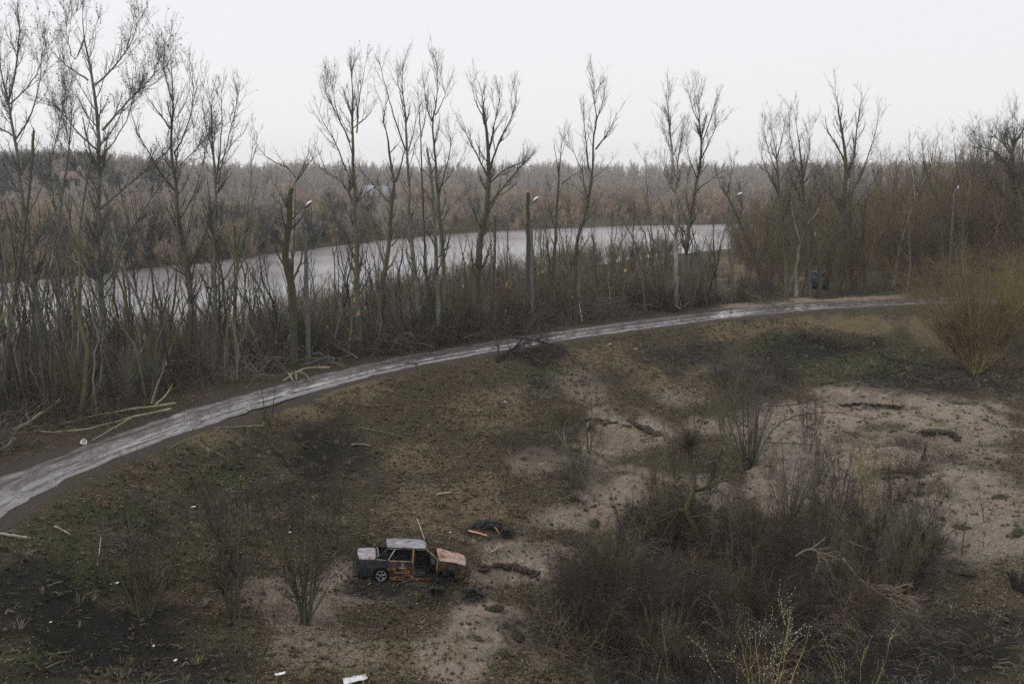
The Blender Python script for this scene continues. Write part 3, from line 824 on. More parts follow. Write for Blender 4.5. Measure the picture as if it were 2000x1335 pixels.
P = far_row(0, 30, -.62, -.14, 120)
scatter('dark_brush', 'dark bluish bare brush hanging over the far edge of the river at left', 'brush', vbl + vo_, P, rng.uniform(.5, 1.5, 120), seed=23)
P = np.concatenate([far_row(110, 260, -.62, .5, 700), far_row(250, 520, -.62, .5, 1100), far_row(500, 820, -.62, .5, 1000)])
scatter('hillside_forest', 'hazy bare forest covering the distant low hills along the horizon', 'forest', vg + vb[:1], P, np.concatenate([rng.uniform(.8, 1.3, 700), rng.uniform(1.0, 1.6, 1100), rng.uniform(1.3, 1.9, 1000)]), seed=24)
P = far_row(100, 330, -.62, -.33, 260)
scatter('evergreen_slope', 'dark bluish green woodland on the rising hill at the left horizon', 'forest', vbl, P, rng.uniform(1.2, 2.1, 260), seed=25)

# wood at the right, beyond the bend of the path
WT = [plant_mesh('bare_woodland_tree', 40 + s, 12.0, 'tree', WOOD_DARK) for s in range(5)]
WO = [plant_mesh('olive_brush', 60 + s, 5.0, 'bush', ranged('wood_olive%d' % s, [(.17, .15, .065), (.12, .105, .06), (.18, .135, .07), (.09, .08, .055)])) for s in range(3)]
WO2 = [plant_mesh('brown_brush', 70 + s, 4.0, 'bush', ranged('wood_brown%d' % s, [(.16, .12, .08), (.09, .07, .052), (.12, .085, .06), (.19, .14, .095)])) for s in range(3)]
def wood_ok(x, y):
    return (road_s(x, y) < -6) & (x > 26 + (y - 90) * .16) & (y < 190)
P = rand_pts(rng, 62, .24, .66, 88, 140, wood_ok)
P = P[clear_views(P)]; P = P[np.argsort(P[:, 1])]
for i, p in enumerate(P):
    u = p[0] / p[1]
    hh = np.interp(u, [.24, .34, .42, .50, .6], [1.0, 1.15, 1.3, 1.6, 1.8]) * rng.uniform(.72, 1.08)
    o = link('bare_woodland_tree', WT[i % 5], loc=tuple(p - [0, 0, .2]), rot=(0, 0, rng.uniform(0, 6.28)), scale=(hh * .95, hh * .95, hh))
    tag(o, '%s bare tree %s in the wood %s' % (['short', 'middling', 'tall'][min(2, int((hh - .7) / .35))], ['at the front', 'in the middle', 'deep'][min(2, i * 3 // len(P))], where(p, BANK_MARKS)), 'tree', 'bare trees of the wood beyond the bend')
P = rand_pts(rng, 420, .22, .68, 86, 200, lambda x, y: (road_s(x, y) < -5) & (x > 24 + (y - 90) * .12))
P = P[clear_views(P)]
scatter('wood_undergrowth', 'tangled brown and olive brush filling the wood at the right', 'undergrowth', WO + WO2, P, rng.uniform(.9, 1.9, len(P)) * np.interp(P[:, 0] / P[:, 1], [.35, .5], [1, 1.6]) , seed=26)
P = rand_pts(rng, 230, .26, .70, 120, 230, lambda x, y: (x > 34 + (y - 90) * .12))
scatter('wood_depth', 'farther bare trees closing the wood behind the bend', 'trees', WT, P, rng.uniform(1.1, 1.6, 230), seed=27)

# ------------------------------------------------------------------ thicket between path and river
POLES = [plant_mesh('thin_sapling', 100 + s, 5.0, 'pole', [M['twig_dark'], M['twig_olive'], M['twig_grey'], M['twig_dark']][s % 4]) for s in range(10)]
def bank_ok(x, y):
    nd_, fd_ = shores(x, y); s = road_s(x, y)
    return (s < -4.0) & (y < nd_ - 1.0) & (x < 27)
pts = []
for umin, umax, ylo, yhi, n in ((-.56, -.27, 42, 76, 110), (-.27, -.12, 54, 84, 50), (-.12, .10, 64, 96, 70), (.08, .24, 78, 110, 45)):
    pts.append(rand_pts(rng, n, umin, umax, ylo, yhi, bank_ok))
P = np.concatenate(pts); P = P[clear_views(P)]
_lab = ['thin straight sapling with few side twigs in the thicket between path and river', ]
for i, p in enumerate(P):
    u = p[0] / p[1]
    h = np.interp(u, [-.5, -.25, -.1, .1, .25], [1.9, 1.5, 1.05, 1.1, 1.0]) * np.clip(rng.lognormal(-.25, .35), .45, 1.6)
    pk = rng.randint(10); o = link('thin_sapling', POLES[pk], loc=tuple(p - [0, 0, .1]), rot=(rng.normal() * .07, rng.normal() * .09, rng.uniform(0, 6.28)), scale=(h, h, h))
    rs_ = -float(road_s(p[0:1], p[1:2])[0])
    tag(o, '%s %s sapling %s, %s' % (['short', 'middling', 'tall'][min(2, max(0, int((h - .7) / .45)))], ['dark', 'olive', 'grey', 'brown black'][pk % 4], 'close to the path' if rs_ < 9 else 'midway to the river' if rs_ < 17 else 'near the river', where(p, BANK_MARKS)), 'sapling', 'saplings between the path and the river')
WARM = [plant_mesh('thin_stem', 110 + q_, 5.0, 'pole', M['twig_warm']) for q_ in range(5)]
for nm_, lb_, regs_, src_, sd_ in (('sapling_thicket', 'dense thicket of thin crooked dark stems between the left part of the path and the river', ((300, -.56, -.2, 40, 80), (70, -.2, -.08, 54, 84)), POLES, 30),
                                   ('sapling_belt', 'belt of thin brown stems screening the far part of the river behind the bend', ((440, -.12, .20, 62, 114),), POLES + WARM, 40)):
    P = np.concatenate([rand_pts(rng, n_, a_, b_, c_, d_, bank_ok) for n_, a_, b_, c_, d_ in regs_])
    P = P[clear_views(P)]
    sc = np.interp(P[:, 0] / P[:, 1], [-.5, -.25, -.1, .1, .25], [1.25, 1.05, .9, 1.1, 1.0]) * np.clip(rng.lognormal(-.35, .42, len(P)), .3, 1.7)
    scatter(nm_, lb_, 'thicket', src_, P - [0, 0, .1], np.stack([sc * 1.5, sc * 1.5, sc], 1), rot=np.stack([rng.normal(size=len(P)) * .16, rng.normal(size=len(P)) * .16, rng.uniform(0, 6.28, len(P))], 1), seed=sd_)
TANG = [plant_mesh('bramble', 130 + s, 1.5, 'tangle', [M['thicket_dark'], M['twig_red'], M['twig_grey'], M['twig_dark']][s % 4]) for s in range(8)]
BR = [plant_mesh('brush', 150 + s, 2.6, 'bush', [M['twig_dark'], M['twig_red'], M['twig_olive'], M['twig_grey']][s % 4]) for s in range(4)]
P = np.concatenate([rand_pts(rng, 420, -.6, -.2, 36, 80, lambda x, y: (road_s(x, y) < -4.2) & (y < shores(x, y)[0] - .5)),
                    rand_pts(rng, 470, -.25, .26, 52, 110, lambda x, y: (road_s(x, y) < -3.6) & (y < shores(x, y)[0] - .5) & (road_s(x, y) > -18))])
P = P[clear_views(P)]
scatter('bank_undergrowth', 'tangled brown undergrowth of canes and twigs along the river side of the path', 'undergrowth', TANG + BR, P, np.interp(-road_s(P[:, 0], P[:, 1]), [3, 10, 22], [1.15, 1.0, .7]) * rng.uniform(.6, 1.3, len(P)), seed=31)
P = rand_pts(rng, 130, -.14, .02, 50, 80, lambda x, y: (road_s(x, y) < -3.2) & (road_s(x, y) > -6.5))
WB = [plant_mesh('warm_brush', 180 + q_, 3.6, 'bush', [M['twig_warm'], M['twig_grey'], M['twig_olive'], M['twig_warm']][q_ % 4]) for q_ in range(5)]
P3_ = np.concatenate([rand_pts(rng, 190, -.20, .20, 60, 115, lambda x, y: (road_s(x, y) < -5) & (y < shores(x, y)[0] - .5)), rand_pts(rng, 90, -.55, -.2, 50, 80, lambda x, y: (road_s(x, y) < -8) & (y < shores(x, y)[0] - .5))])
P3_ = P3_[clear_views(P3_)]
scatter('brown_brush_belt', 'tall brown leafless brush standing in a belt between the path and the river', 'brush', WB, P3_, rng.uniform(.5, 1.15, len(P3_)) * (1 + .8 * fbm(P3_[:, 0] / 3, P3_[:, 1] / 6, 2)), seed=28)
P2 = rand_pts(rng, 300, -.62, .17, 60, 190, lambda x, y: (y < shores(x, y)[0] + .5) & (y > shores(x, y)[0] - 4.5))
scatter('shore_brush', 'thin brown brush standing along the near edge of the river', 'brush', WB, P2, rng.uniform(.5, 1.1, len(P2)), seed=29)
scatter('dark_bramble', 'low black green bramble strip behind the middle of the path', 'brambles', TANG, P, rng.uniform(.8, 1.3, len(P)), seed=32)

# ------------------------------------------------------------------ trees drawn limb by limb
def tree(name, label, cat, base, w0, trunk, limbs, mats, seed, crown=1.0, dens=1.0, leaves=0, wtop=.16, snapped=False, group=None, L1=2.4, start=.33, auto=0):
    """base/trunk/limbs are sightings in the photograph, set at the tree's own distance and then spread in depth"""
    rng = np.random.RandomState(seed)
    b = gp(*base); y0 = b[1]; k = y0 / F
    e = empty(name, tuple(b), label, cat, group)
    bm, tm = mats
    if tm is M['twig_dark'] or tm is M['twig_grey']: tm = M['tree_twig']
    pts = [b - [0, 0, .3]] + [at_depth(px, py, y0) for px, py in trunk]
    sway = rng.normal(size=2) * .6
    pts = np.array(pts); zz = (pts[:, 2] - b[2]) / max(pts[-1, 2] - b[2], 1)
    off = sway[0] * np.sin(zz * 2.2) + sway[1] * np.sin(zz * 4) * .5
    for q in range(len(pts)):
        s = (y0 + off[q]) / y0
        pts[q] = CAM + (pts[q] - CAM) * s if q else pts[q]
    TP = resample(pts, 26)
    TP[2:] += rng.normal(size=(24, 3)) * .018
    r0 = w0 * .36 * k
    if not snapped: wtop = wtop * .45
    t = np.linspace(0, 1, 26)
    TR = r0 * ((1 - t) ** .85 * (1 - wtop) + wtop) * (1 + .35 * np.exp(-t * 26))
    if not snapped: TR[-5:] *= np.linspace(.9, .3, 5)
    TR = TR * (1 + rng.normal(size=26) * .03)
    g = Geo(); g.tubes(TP[None], TR[None], 9); 
    g.build('trunk', bm, e, None, smooth=True).data.transform(Matrix.Translation(-Vector(b)))
    if snapped: splinter(e, b, TP[-1], TP[-1] - TP[-2], TR[-1], rng)
    LP, LR = [], []
    for lb in limbs:
        wl = lb[0]; q = lb[1:]
        a0 = at_depth(q[0][0], q[0][1], y0)
        i0 = int(np.argmin(np.linalg.norm((TP - a0) * [1, 0, 1], axis=1)))
        ya = TP[i0, 1]
        if np.linalg.norm((TP[i0] - a0) * [1, 0, 1]) > 1.2 and LP:      # springs from an earlier limb
            A = np.concatenate(LP); ya = A[np.argmin(np.linalg.norm((A - a0) * [1, 0, 1], axis=1)), 1]
        dy = rng.uniform(-.55, .55)
        pp = []; L = 0
        for n_, (px, py) in enumerate(q):
            if n_: L += math.hypot(px - q[n_ - 1][0], py - q[n_ - 1][1]) * k
            pp.append(at_depth(px, py, ya + dy * L))
        P_ = resample(pp, 14); P_[1:] += rng.normal(size=(13, 3)) * .02
        LP.append(P_); LR.append(wl * .25 * k * (np.linspace(1, .13, 14) ** 1.0))
    for P_, R_ in zip(LP, LR):
        g = Geo(); g.tubes(P_[None], R_[None], 6)
        g.build('limb', bm, e, None, smooth=True).data.transform(Matrix.Translation(-Vector(b)))
    g = Geo()
    TR2 = TR.copy()
    P1, R1 = grow(rng, TP[None], TR2[None], 2.0 * dens, (min(start, .2), 1), .72, L1 * crown, 1.1, 7, .33, .013, .05, .25)
    if not snapped:
        ends = np.stack([TP[-8:]] + [q[-8:] for q in LP]); er = np.stack([TR[-8:]] + [q[-8:] for q in LR])
        Pe, Re = grow(rng, ends, er, 1.3 * dens, (.1, 1), .40, 1.9 * crown, .8, 7, .6, .012, .05, .1)
        P1 = np.concatenate([P1, Pe]); R1 = np.concatenate([R1, Re])
    if LP:
        lp, lr = np.stack(LP), np.stack(LR)
        P1b, R1b = grow(rng, lp, lr, 2.2 * dens, (.15, 1), .6, 1.9 * crown, 1.1, 7, .5, .011, .055, .2)
        P1 = np.concatenate([P1, P1b]); R1 = np.concatenate([R1, R1b])
        # the limb's own end breaks into shoots
    P2, R2 = grow(rng, P1, R1, 2.7 * dens, (.12, 1), .62, 1.0 * crown, .8, 4, .6, .008, .08, .3)
    P3, R3 = grow(rng, np.concatenate([P1[:, ::2][:, :4], P2]), np.concatenate([R1[:, ::2][:, :4], R2]), 3.2 * dens, (.15, 1), .7, .48 * crown, .35, 3, .7, .006, .15, .3)
    g.tubes(P1, R1, 4); g.tubes(P2, R2, 3); g.tubes(P3, R3, 3)
    o = g.build('twigs', tm, e, None); o.data.transform(Matrix.Translation(-Vector(b))); o['kind'] = 'stuff'
    if leaves:
        A = np.concatenate([P2[:, -2:].reshape(-1, 3), P3[:, 1:].reshape(-1, 3)])
        lo = b[2] + leaves[1]
        A = A[A[:, 2] > lo]
        A = A[rng.rand(len(A)) < leaves[0] * .24]
        n = len(A)
        A = A + rng.normal(size=(n, 3)) * .05
        u = norm(rng.normal(size=(n, 3))) * .055; w = norm(np.cross(u, rng.normal(size=(n, 3)))) * .035
        V = np.stack([A - u, A + w, A + u, A - w], 1).reshape(-1, 3)
        gg = Geo(); gg.add(V, np.arange(n)[:, None] * 4 + np.array([[0, 1, 2, 3]]))
        o = gg.build('dead_leaves', M['old_leaf'], e, None); o.data.transform(Matrix.Translation(-Vector(b))); o['kind'] = 'stuff'
    return e
def splinter(e, b, p, d, r, rng, mat='fresh_wood', name='splintered_wood'):
    g = Geo(); d = d / np.linalg.norm(d); r = max(r * .75, .03)
    for k in range(7):
        o = rng.normal(size=3) * r * .45; o -= d * (o @ d)
        L = rng.uniform(1.5, 4.5) * r
        g.tubes(np.stack([p + o - d * r, p + o + d * L * .5 + rng.normal(size=3) * r * .15, p + o * 1.3 + d * L + rng.normal(size=3) * r * .3])[None], np.array([[r * .45, r * .28, r * .04]]), 4)
    g.build(name, M[mat], e, None).data.transform(Matrix.Translation(-Vector(b)))

GD, MO, DK, PL = (M['bark_grey'], M['twig_grey']), (M['bark_moss'], M['twig_dark']), (M['bark_dark'], M['twig_dark']), (M['bark_pale'], M['twig_grey'])
tree('poplar_tree', 'tall poplar with dead leaves whose trunk leans out of the picture at the left edge', 'tree', (86, 772), 20,
     [(82, 665), (72, 602), (60, 501), (47, 435), (40, 360), (31, 283), (16, 201), (0, 132), (-10, 60)],
     [(9, (16, 201), (31, 135), (38, 79), (35, 0), (33, -60)), (6, (19, 204), (63, 163), (80, 126), (91, 88)), (8, (31, 272), (50, 245), (63, 217), (76, 175), (81, 130), (88, 70)),
      (8, (30, 268), (14, 258), (-6, 250), (-40, 200)), (6, (50, 430), (95, 340), (108, 280), (130, 170)), (5, (60, 501), (28, 480), (-20, 430))], GD, 1, 1.05, 1.15, (.55, 5))
tree('poplar_tree', 'tallest banded grey poplar left of the river view with spreading limbs and dead leaves', 'tree', (203, 760), 21,
     [(203, 712), (201, 617), (195, 555), (192, 476), (193, 397), (192, 315), (193, 267), (189, 220), (182, 167), (173, 104), (163, 72), (161, 16), (160, -20)],
     [(11, (193, 410), (220, 387), (274, 343), (300, 318), (324, 299), (350, 270)), (9, (200, 254), (222, 228), (245, 204), (283, 167), (305, 135), (318, 105)), (8, (185, 167), (208, 148), (236, 116), (258, 85), (274, 25)),
      (8, (172, 157), (135, 132), (104, 104), (92, 80)), (8, (189, 292), (148, 255), (120, 211), (75, 192)), (11, (199, 560), (222, 532), (233, 491), (267, 429), (302, 375), (324, 350), (377, 299), (418, 248)),
      (6, (165, 75), (143, 130), (128, 60), (135, 15)), (6, (195, 310), (240, 255), (262, 190), (270, 130)), (6, (190, 380), (150, 330), (128, 260), (120, 200)), (6, (196, 570), (160, 520), (120, 490), (75, 475))], GD, 2, 1.15, 1.15, (.6, 7))
tree('poplar_tree', 'dark forked poplar third from the left with a thick limb arching to its left', 'tree', (376, 725), 18,
     [(374, 633), (371, 555), (362, 507), (349, 429), (343, 350), (336, 315), (333, 252), (340, 201), (335, 142), (333, 104), (324, 79)],
     [(9, (346, 377), (314, 340), (283, 283), (268, 262), (258, 225)), (7, (333, 252), (315, 225), (299, 208), (280, 176)), (7, (338, 200), (325, 160), (318, 120), (305, 95)),
      (6, (343, 340), (349, 260), (351, 208)), (7, (371, 550), (395, 470), (420, 400), (440, 340)), (7, (340, 300), (365, 255), (378, 200), (376, 130)), (8, (368, 540), (330, 520), (290, 490)), (6, (350, 430), (380, 380), (395, 330), (410, 250))], DK, 3, .95, 1.0, (.22, 8))
tree('poplar_tree', 'slender many stemmed grey poplar with faint upright twigs left of the gap in the trees', 'tree', (426, 715), 15,
     [(425, 690), (418, 539), (421, 429), (421, 350), (415, 283), (412, 204), (405, 160), (400, 140)],
     [(8, (420, 370), (428, 310), (434, 252), (432, 195), (437, 151)), (7, (425, 360), (443, 283), (455, 235), (465, 195), (472, 150)), (9, (424, 560), (450, 530), (470, 480), (484, 420), (500, 380)),
      (5, (416, 300), (400, 240), (396, 200), (398, 160)), (5, (428, 320), (460, 270), (478, 260))], (M['bark_grey'], M['twig_grey']), 4, .85, 1.0, (.12, 8))
tree('poplar_tree', 'thin leaning sapling poplar standing alone before the willow brush left of the broken tree', 'tree', (452, 680), 7,
     [(459, 570), (470, 480), (481, 413), (491, 350), (490, 315), (495, 277), (490, 233)], [(4, (490, 320), (500, 290), (504, 262)), (3, (478, 440), (510, 395), (525, 350))], GD, 5, .55, .8)
tree('broken_tree', 'thick mossy forked tree with both tops snapped off beside the first lamp post', 'tree', (573, 722), 26,
     [(572, 640), (571, 560), (556, 508), (560, 465), (565, 427), (566, 390), (570, 368)],
     [(12, (573, 545), (588, 515), (592, 470), (590, 440)), (11, (571, 540), (574, 480), (576, 420), (577, 357), (574, 332)), (6, (576, 345), (560, 325), (543, 322), (511, 300), (495, 270)),
      (7, (577, 355), (590, 341), (606, 313), (628, 294)), (5, (580, 350), (600, 310), (606, 269)), (4, (566, 410), (545, 380), (538, 345))], MO, 6, .75, .6, (.2, 9), wtop=.5, snapped=True, start=.5)
tree('poplar_tree', 'tall straight mossy poplar with a narrow crown right of the first lamp post', 'tree', (706, 690), 17,
     [(703, 663), (697, 537), (695, 474), (694, 411), (691, 332), (688, 284), (688, 222), (689, 174), (684, 111), (682, 95)],
     [(7, (684, 278), (665, 237), (650, 210), (637, 184), (630, 150)), (7, (676, 335), (659, 284), (645, 262), (631, 237), (618, 205)), (7, (697, 260), (700, 200), (708, 160), (713, 127)),
      (8, (691, 400), (672, 360), (640, 335), (612, 318)), (6, (694, 400), (720, 372), (745, 358)), (8, (703, 520), (660, 440), (625, 415)), (5, (690, 250), (710, 235), (728, 215)), (5, (688, 300), (676, 260), (655, 215), (648, 160))], MO, 7, .95, 1.0, (.10, 12))
tree('poplar_tree', 'crooked mossy poplar with a V shaped fork just right of the blue grey roof', 'tree', (738, 672), 18,
     [(741, 616), (750, 531), (761, 474), (765, 396), (772, 357), (763, 316), (757, 269), (747, 228), (744, 196)],
     [(10, (772, 355), (780, 335), (788, 306), (792, 280)), (7, (765, 400), (740, 372), (710, 340), (690, 310)), (7, (748, 240), (752, 215), (758, 190)), (6, (765, 480), (790, 450), (800, 430)), (5, (760, 300), (775, 285), (785, 270))], MO, 8, .8, .8)
tree('poplar_tree', 'pale stemmed slender poplar whose limbs cross those of the crooked poplar', 'tree', (822, 662), 15,
     [(818, 600), (807, 506), (800, 440), (799, 363), (795, 300), (794, 237), (788, 184), (784, 150), (790, 112)],
     [(7, (792, 294), (776, 250), (760, 195), (748, 150), (738, 108)), (6, (795, 300), (808, 260), (815, 215)), (6, (806, 470), (825, 435), (838, 420)), (5, (788, 190), (775, 160), (780, 130))], GD, 9, .8, .9)
tree('poplar_tree', 'very thin straight dark stem between the pale poplar and the pair of poplars', 'tree', (835, 655), 9,
     [(836, 600), (829, 489), (824, 332), (820, 237), (817, 185), (815, 150)], [(4, (822, 270), (832, 220), (836, 180)), (4, (824, 340), (812, 300), (808, 270))], DK, 10, .6, .9)
tree('poplar_tree', 'mossy poplar of the close pair, the taller one with a raised right limb', 'tree', (868, 655), 14,
     [(870, 600), (868, 540), (860, 443), (853, 347), (848, 284), (843, 237), (853, 205), (856, 149), (852, 120)],
     [(9, (856, 390), (866, 345), (876, 316), (881, 256)), (6, (843, 237), (832, 205), (828, 165)), (6, (855, 375), (880, 340), (895, 322)), (6, (858, 440), (880, 405), (905, 375)), (5, (850, 225), (868, 195), (874, 160))], MO, 11, .9, 1.0)
tree('broken_tree', 'grey poplar of the close pair, its top snapped off far below the other', 'tree', (858, 668), 14,
     [(856, 600), (851, 474), (848, 400), (842, 347), (838, 310), (834, 292)], [(5, (848, 400), (830, 372), (815, 350)), (4, (843, 350), (870, 320), (890, 300))], GD, 12, .6, .6, wtop=.45, snapped=True)
tree('poplar_tree', 'heavy leaning mossy poplar in the middle with a wide fan shaped crown', 'tree', (925, 640), 24,
     [(930, 560), (935, 510), (938, 463), (952, 412), (954, 354), (954, 295), (948, 229), (940, 182), (936, 160)],
     [(9, (956, 330), (970, 290), (985, 256), (998, 232), (1005, 213), (1010, 165)), (8, (952, 345), (930, 300), (915, 272), (899, 225)), (10, (956, 400), (975, 375), (989, 358), (1012, 330), (1047, 295)),
      (7, (952, 300), (965, 250), (975, 200), (978, 160)), (8, (940, 450), (928, 420), (918, 398), (912, 380)), (7, (955, 360), (985, 330), (1020, 318), (1040, 312)), (6, (948, 235), (930, 205), (922, 170))], MO, 13, 1.0, 1.05, wtop=.2)
tree('broken_tree', 'thick dark trunk snapped off just above the second lamp post', 'tree', (1033, 632), 15,
     [(1033, 560), (1032, 470), (1031, 420), (1031, 376)], [(4, (1032, 450), (1018, 430), (1008, 420))], DK, 14, .4, .4, wtop=.75, snapped=True, start=.6)
tree('poplar_tree', 'slim dark poplar with a bare pointed top just right of the second lamp post', 'tree', (1073, 628), 12,
     [(1075, 587), (1082, 520), (1086, 451), (1089, 390), (1092, 334), (1096, 290), (1104, 249)], [(6, (1092, 345), (1086, 310), (1083, 282)), (5, (1096, 360), (1115, 345), (1125, 338)), (4, (1086, 450), (1070, 400), (1075, 360))], DK, 15, .6, .8)
tree('poplar_tree', 'green grey poplar with a kinked trunk and long right limb, crown open like a fan', 'tree', (1126, 632), 13,
     [(1123, 568), (1124, 520), (1126, 465), (1145, 416), (1153, 369), (1159, 315), (1158, 268), (1166, 237), (1160, 198), (1158, 143)],
     [(7, (1163, 292), (1180, 270), (1195, 245), (1203, 221)), (7, (1147, 393), (1140, 350), (1129, 315), (1110, 276)), (6, (1148, 390), (1130, 370), (1110, 350)), (7, (1150, 330), (1142, 250), (1135, 200)), (9, (1168, 590), (1162, 500), (1153, 432)),
      (5, (1163, 240), (1178, 200), (1182, 170)), (5, (1155, 350), (1175, 335), (1190, 320))], (M['bark_moss'], M['twig_grey']), 16, .95, 1.0)
tree('poplar_tree', 'white barked straight tree with a narrow crown left of the third lamp post', 'tree', (1321, 598), 13,
     [(1320, 541), (1320, 470), (1320, 393), (1316, 340), (1312, 295), (1305, 217), (1305, 171), (1304, 160)],
     [(6, (1322, 350), (1325, 300), (1332, 268), (1340, 221)), (5, (1312, 300), (1298, 260), (1290, 230)), (5, (1319, 380), (1300, 340), (1290, 300)), (5, (1308, 250), (1300, 210)), (5, (1320, 420), (1340, 370), (1350, 320))], PL, 17, .85, 1.1)
tree('poplar_tree', 'leaning dark poplar crossing behind the white barked tree with a dense upright crown', 'tree', (1335, 594), 13,
     [(1336, 540), (1342, 480), (1347, 424), (1358, 370), (1366, 330), (1371, 287), (1365, 229), (1366, 178), (1364, 160)],
     [(6, (1370, 310), (1380, 290), (1392, 262), (1406, 233)), (5, (1368, 290), (1385, 240), (1396, 200)), (5, (1362, 350), (1345, 310), (1340, 270)), (6, (1358, 375), (1385, 352), (1412, 335)), (5, (1366, 240), (1350, 210), (1348, 180))], (M['bark_dark'], M['twig_grey']), 18, 1.0, 1.2)
tree('bare_tree', 'dark tree leaning left over the tan clearing just right of the third lamp post', 'tree', (1494, 580), 13,
     [(1490, 560), (1485, 532), (1458, 465), (1431, 402), (1410, 365), (1396, 335)], [(6, (1475, 505), (1450, 505), (1425, 520)), (5, (1445, 435), (1450, 390), (1440, 350)), (5, (1480, 520), (1500, 470), (1498, 420)), (5, (1420, 380), (1430, 340), (1428, 310))], DK, 19, .8, 1.0)
tree('bare_tree', 'pale slanting stem joining the dark trunks right of the tan clearing', 'tree', (1556, 580), 12,
     [(1553, 530), (1564, 474), (1575, 440), (1580, 420), (1592, 370)], [(5, (1564, 474), (1550, 430), (1545, 390)), (4, (1575, 440), (1600, 410), (1608, 380))], PL, 20, .7, .9)
tree('bare_tree', 'tall grey tree with ascending limbs over the clearing, thin crown at left of its group', 'tree', (1536, 584), 12,
     [(1535, 540), (1535, 510), (1526, 442), (1521, 375), (1517, 307), (1510, 270), (1503, 240)], [(6, (1521, 380), (1500, 340), (1485, 300)), (5, (1517, 310), (1530, 260), (1535, 225)), (5, (1526, 440), (1545, 380), (1550, 330)), (5, (1519, 340), (1505, 310), (1490, 250))], (M['bark_dark'], M['twig_grey']), 21, 1.0, 1.1)
tree('bare_tree', 'upright tree with many parallel thin limbs second in its group beyond the clearing', 'tree', (1582, 582), 13,
     [(1580, 540), (1578, 487), (1571, 397), (1566, 330), (1560, 270), (1553, 231), (1550, 215)], [(6, (1570, 390), (1558, 330), (1545, 280), (1540, 240)), (5, (1568, 350), (1580, 300), (1582, 250)), (5, (1573, 420), (1590, 370), (1595, 320)), (5, (1570, 400), (1545, 350), (1535, 310))], (M['bark_dark'], M['twig_grey']), 22, 1.0, 1.1)
tree('bare_tree', 'tall fan shaped tree with three long curved limbs standing above the right wood', 'tree', (1626, 575), 19,
     [(1630, 530), (1638, 492), (1647, 420), (1652, 330), (1650, 290), (1643, 253), (1634, 195), (1630, 170)],
     [(9, (1653, 340), (1664, 320), (1670, 298), (1672, 258), (1680, 215), (1683, 180)), (8, (1650, 400), (1668, 368), (1683, 339), (1700, 290), (1712, 253), (1716, 220)), (8, (1651, 318), (1635, 285), (1616, 258), (1610, 225)),
      (8, (1648, 425), (1680, 390), (1710, 350), (1722, 320)), (6, (1648, 430), (1625, 380), (1605, 340))], DK, 23, 1.0, .9)
tree('bare_tree', 'tree with a pale stem and dark limb pointing right, in front of the wood', 'tree', (1745, 560), 10,
     [(1752, 500), (1769, 442), (1786, 393), (1800, 360), (1822, 316)], [(5, (1786, 395), (1784, 340), (1775, 300), (1778, 260)), (4, (1769, 445), (1745, 400), (1740, 350))], PL, 24, .8, .8)
tree('bare_tree', 'large twisted tree with a heavy dark crown at the right edge of the sky', 'tree', (2010, 560), 22,
     [(2008, 480), (1996, 400), (1982, 345), (1975, 300), (1985, 260), (1988, 230)],
     [(10, (1985, 350), (1960, 310), (1935, 290), (1905, 285)), (9, (1975, 300), (1950, 270), (1925, 262)), (9, (1978, 290), (2000, 250), (2020, 220)), (8, (1996, 380), (2020, 340), (2040, 300)), (7, (1980, 310), (1965, 270), (1962, 245)), (9, (2000, 420), (1960, 380), (1930, 350))], DK, 25, 1.15, 1.3)
YT = [plant_mesh('young_tree', 190 + q_, 8.0, 'pole', [M['tree_twig'], M['twig_olive'], M['twig_grey']][q_ % 3]) for q_ in range(6)]
ry = np.random.RandomState(88)
P = np.concatenate([rand_pts(ry, 20, -.54, -.22, 46, 76, bank_ok), rand_pts(ry, 12, -.2, -.08, 58, 84, bank_ok), rand_pts(ry, 20, -.08, .2, 66, 108, bank_ok)]); P = P[clear_views(P)]
for i, p in enumerate(P):
    h = float(np.interp(p[0] / p[1], [-.5, -.2, .2], [1.25, .9, 1.05]) * ry.uniform(.65, 1.3))
    tag(link('young_tree', YT[i % 6], loc=tuple(p - [0, 0, .1]), rot=(ry.normal() * .06, ry.normal() * .07, ry.uniform(0, 6.28)), scale=(h * .9, h * .9, h)),
        '%s %s young tree, %s' % (['low', 'mid sized', 'high'][min(2, int((h - .55) / .33))], ['brown grey', 'olive', 'pale grey'][i % 3], where(p, BANK_MARKS)), 'tree', 'young trees between the path and the river')
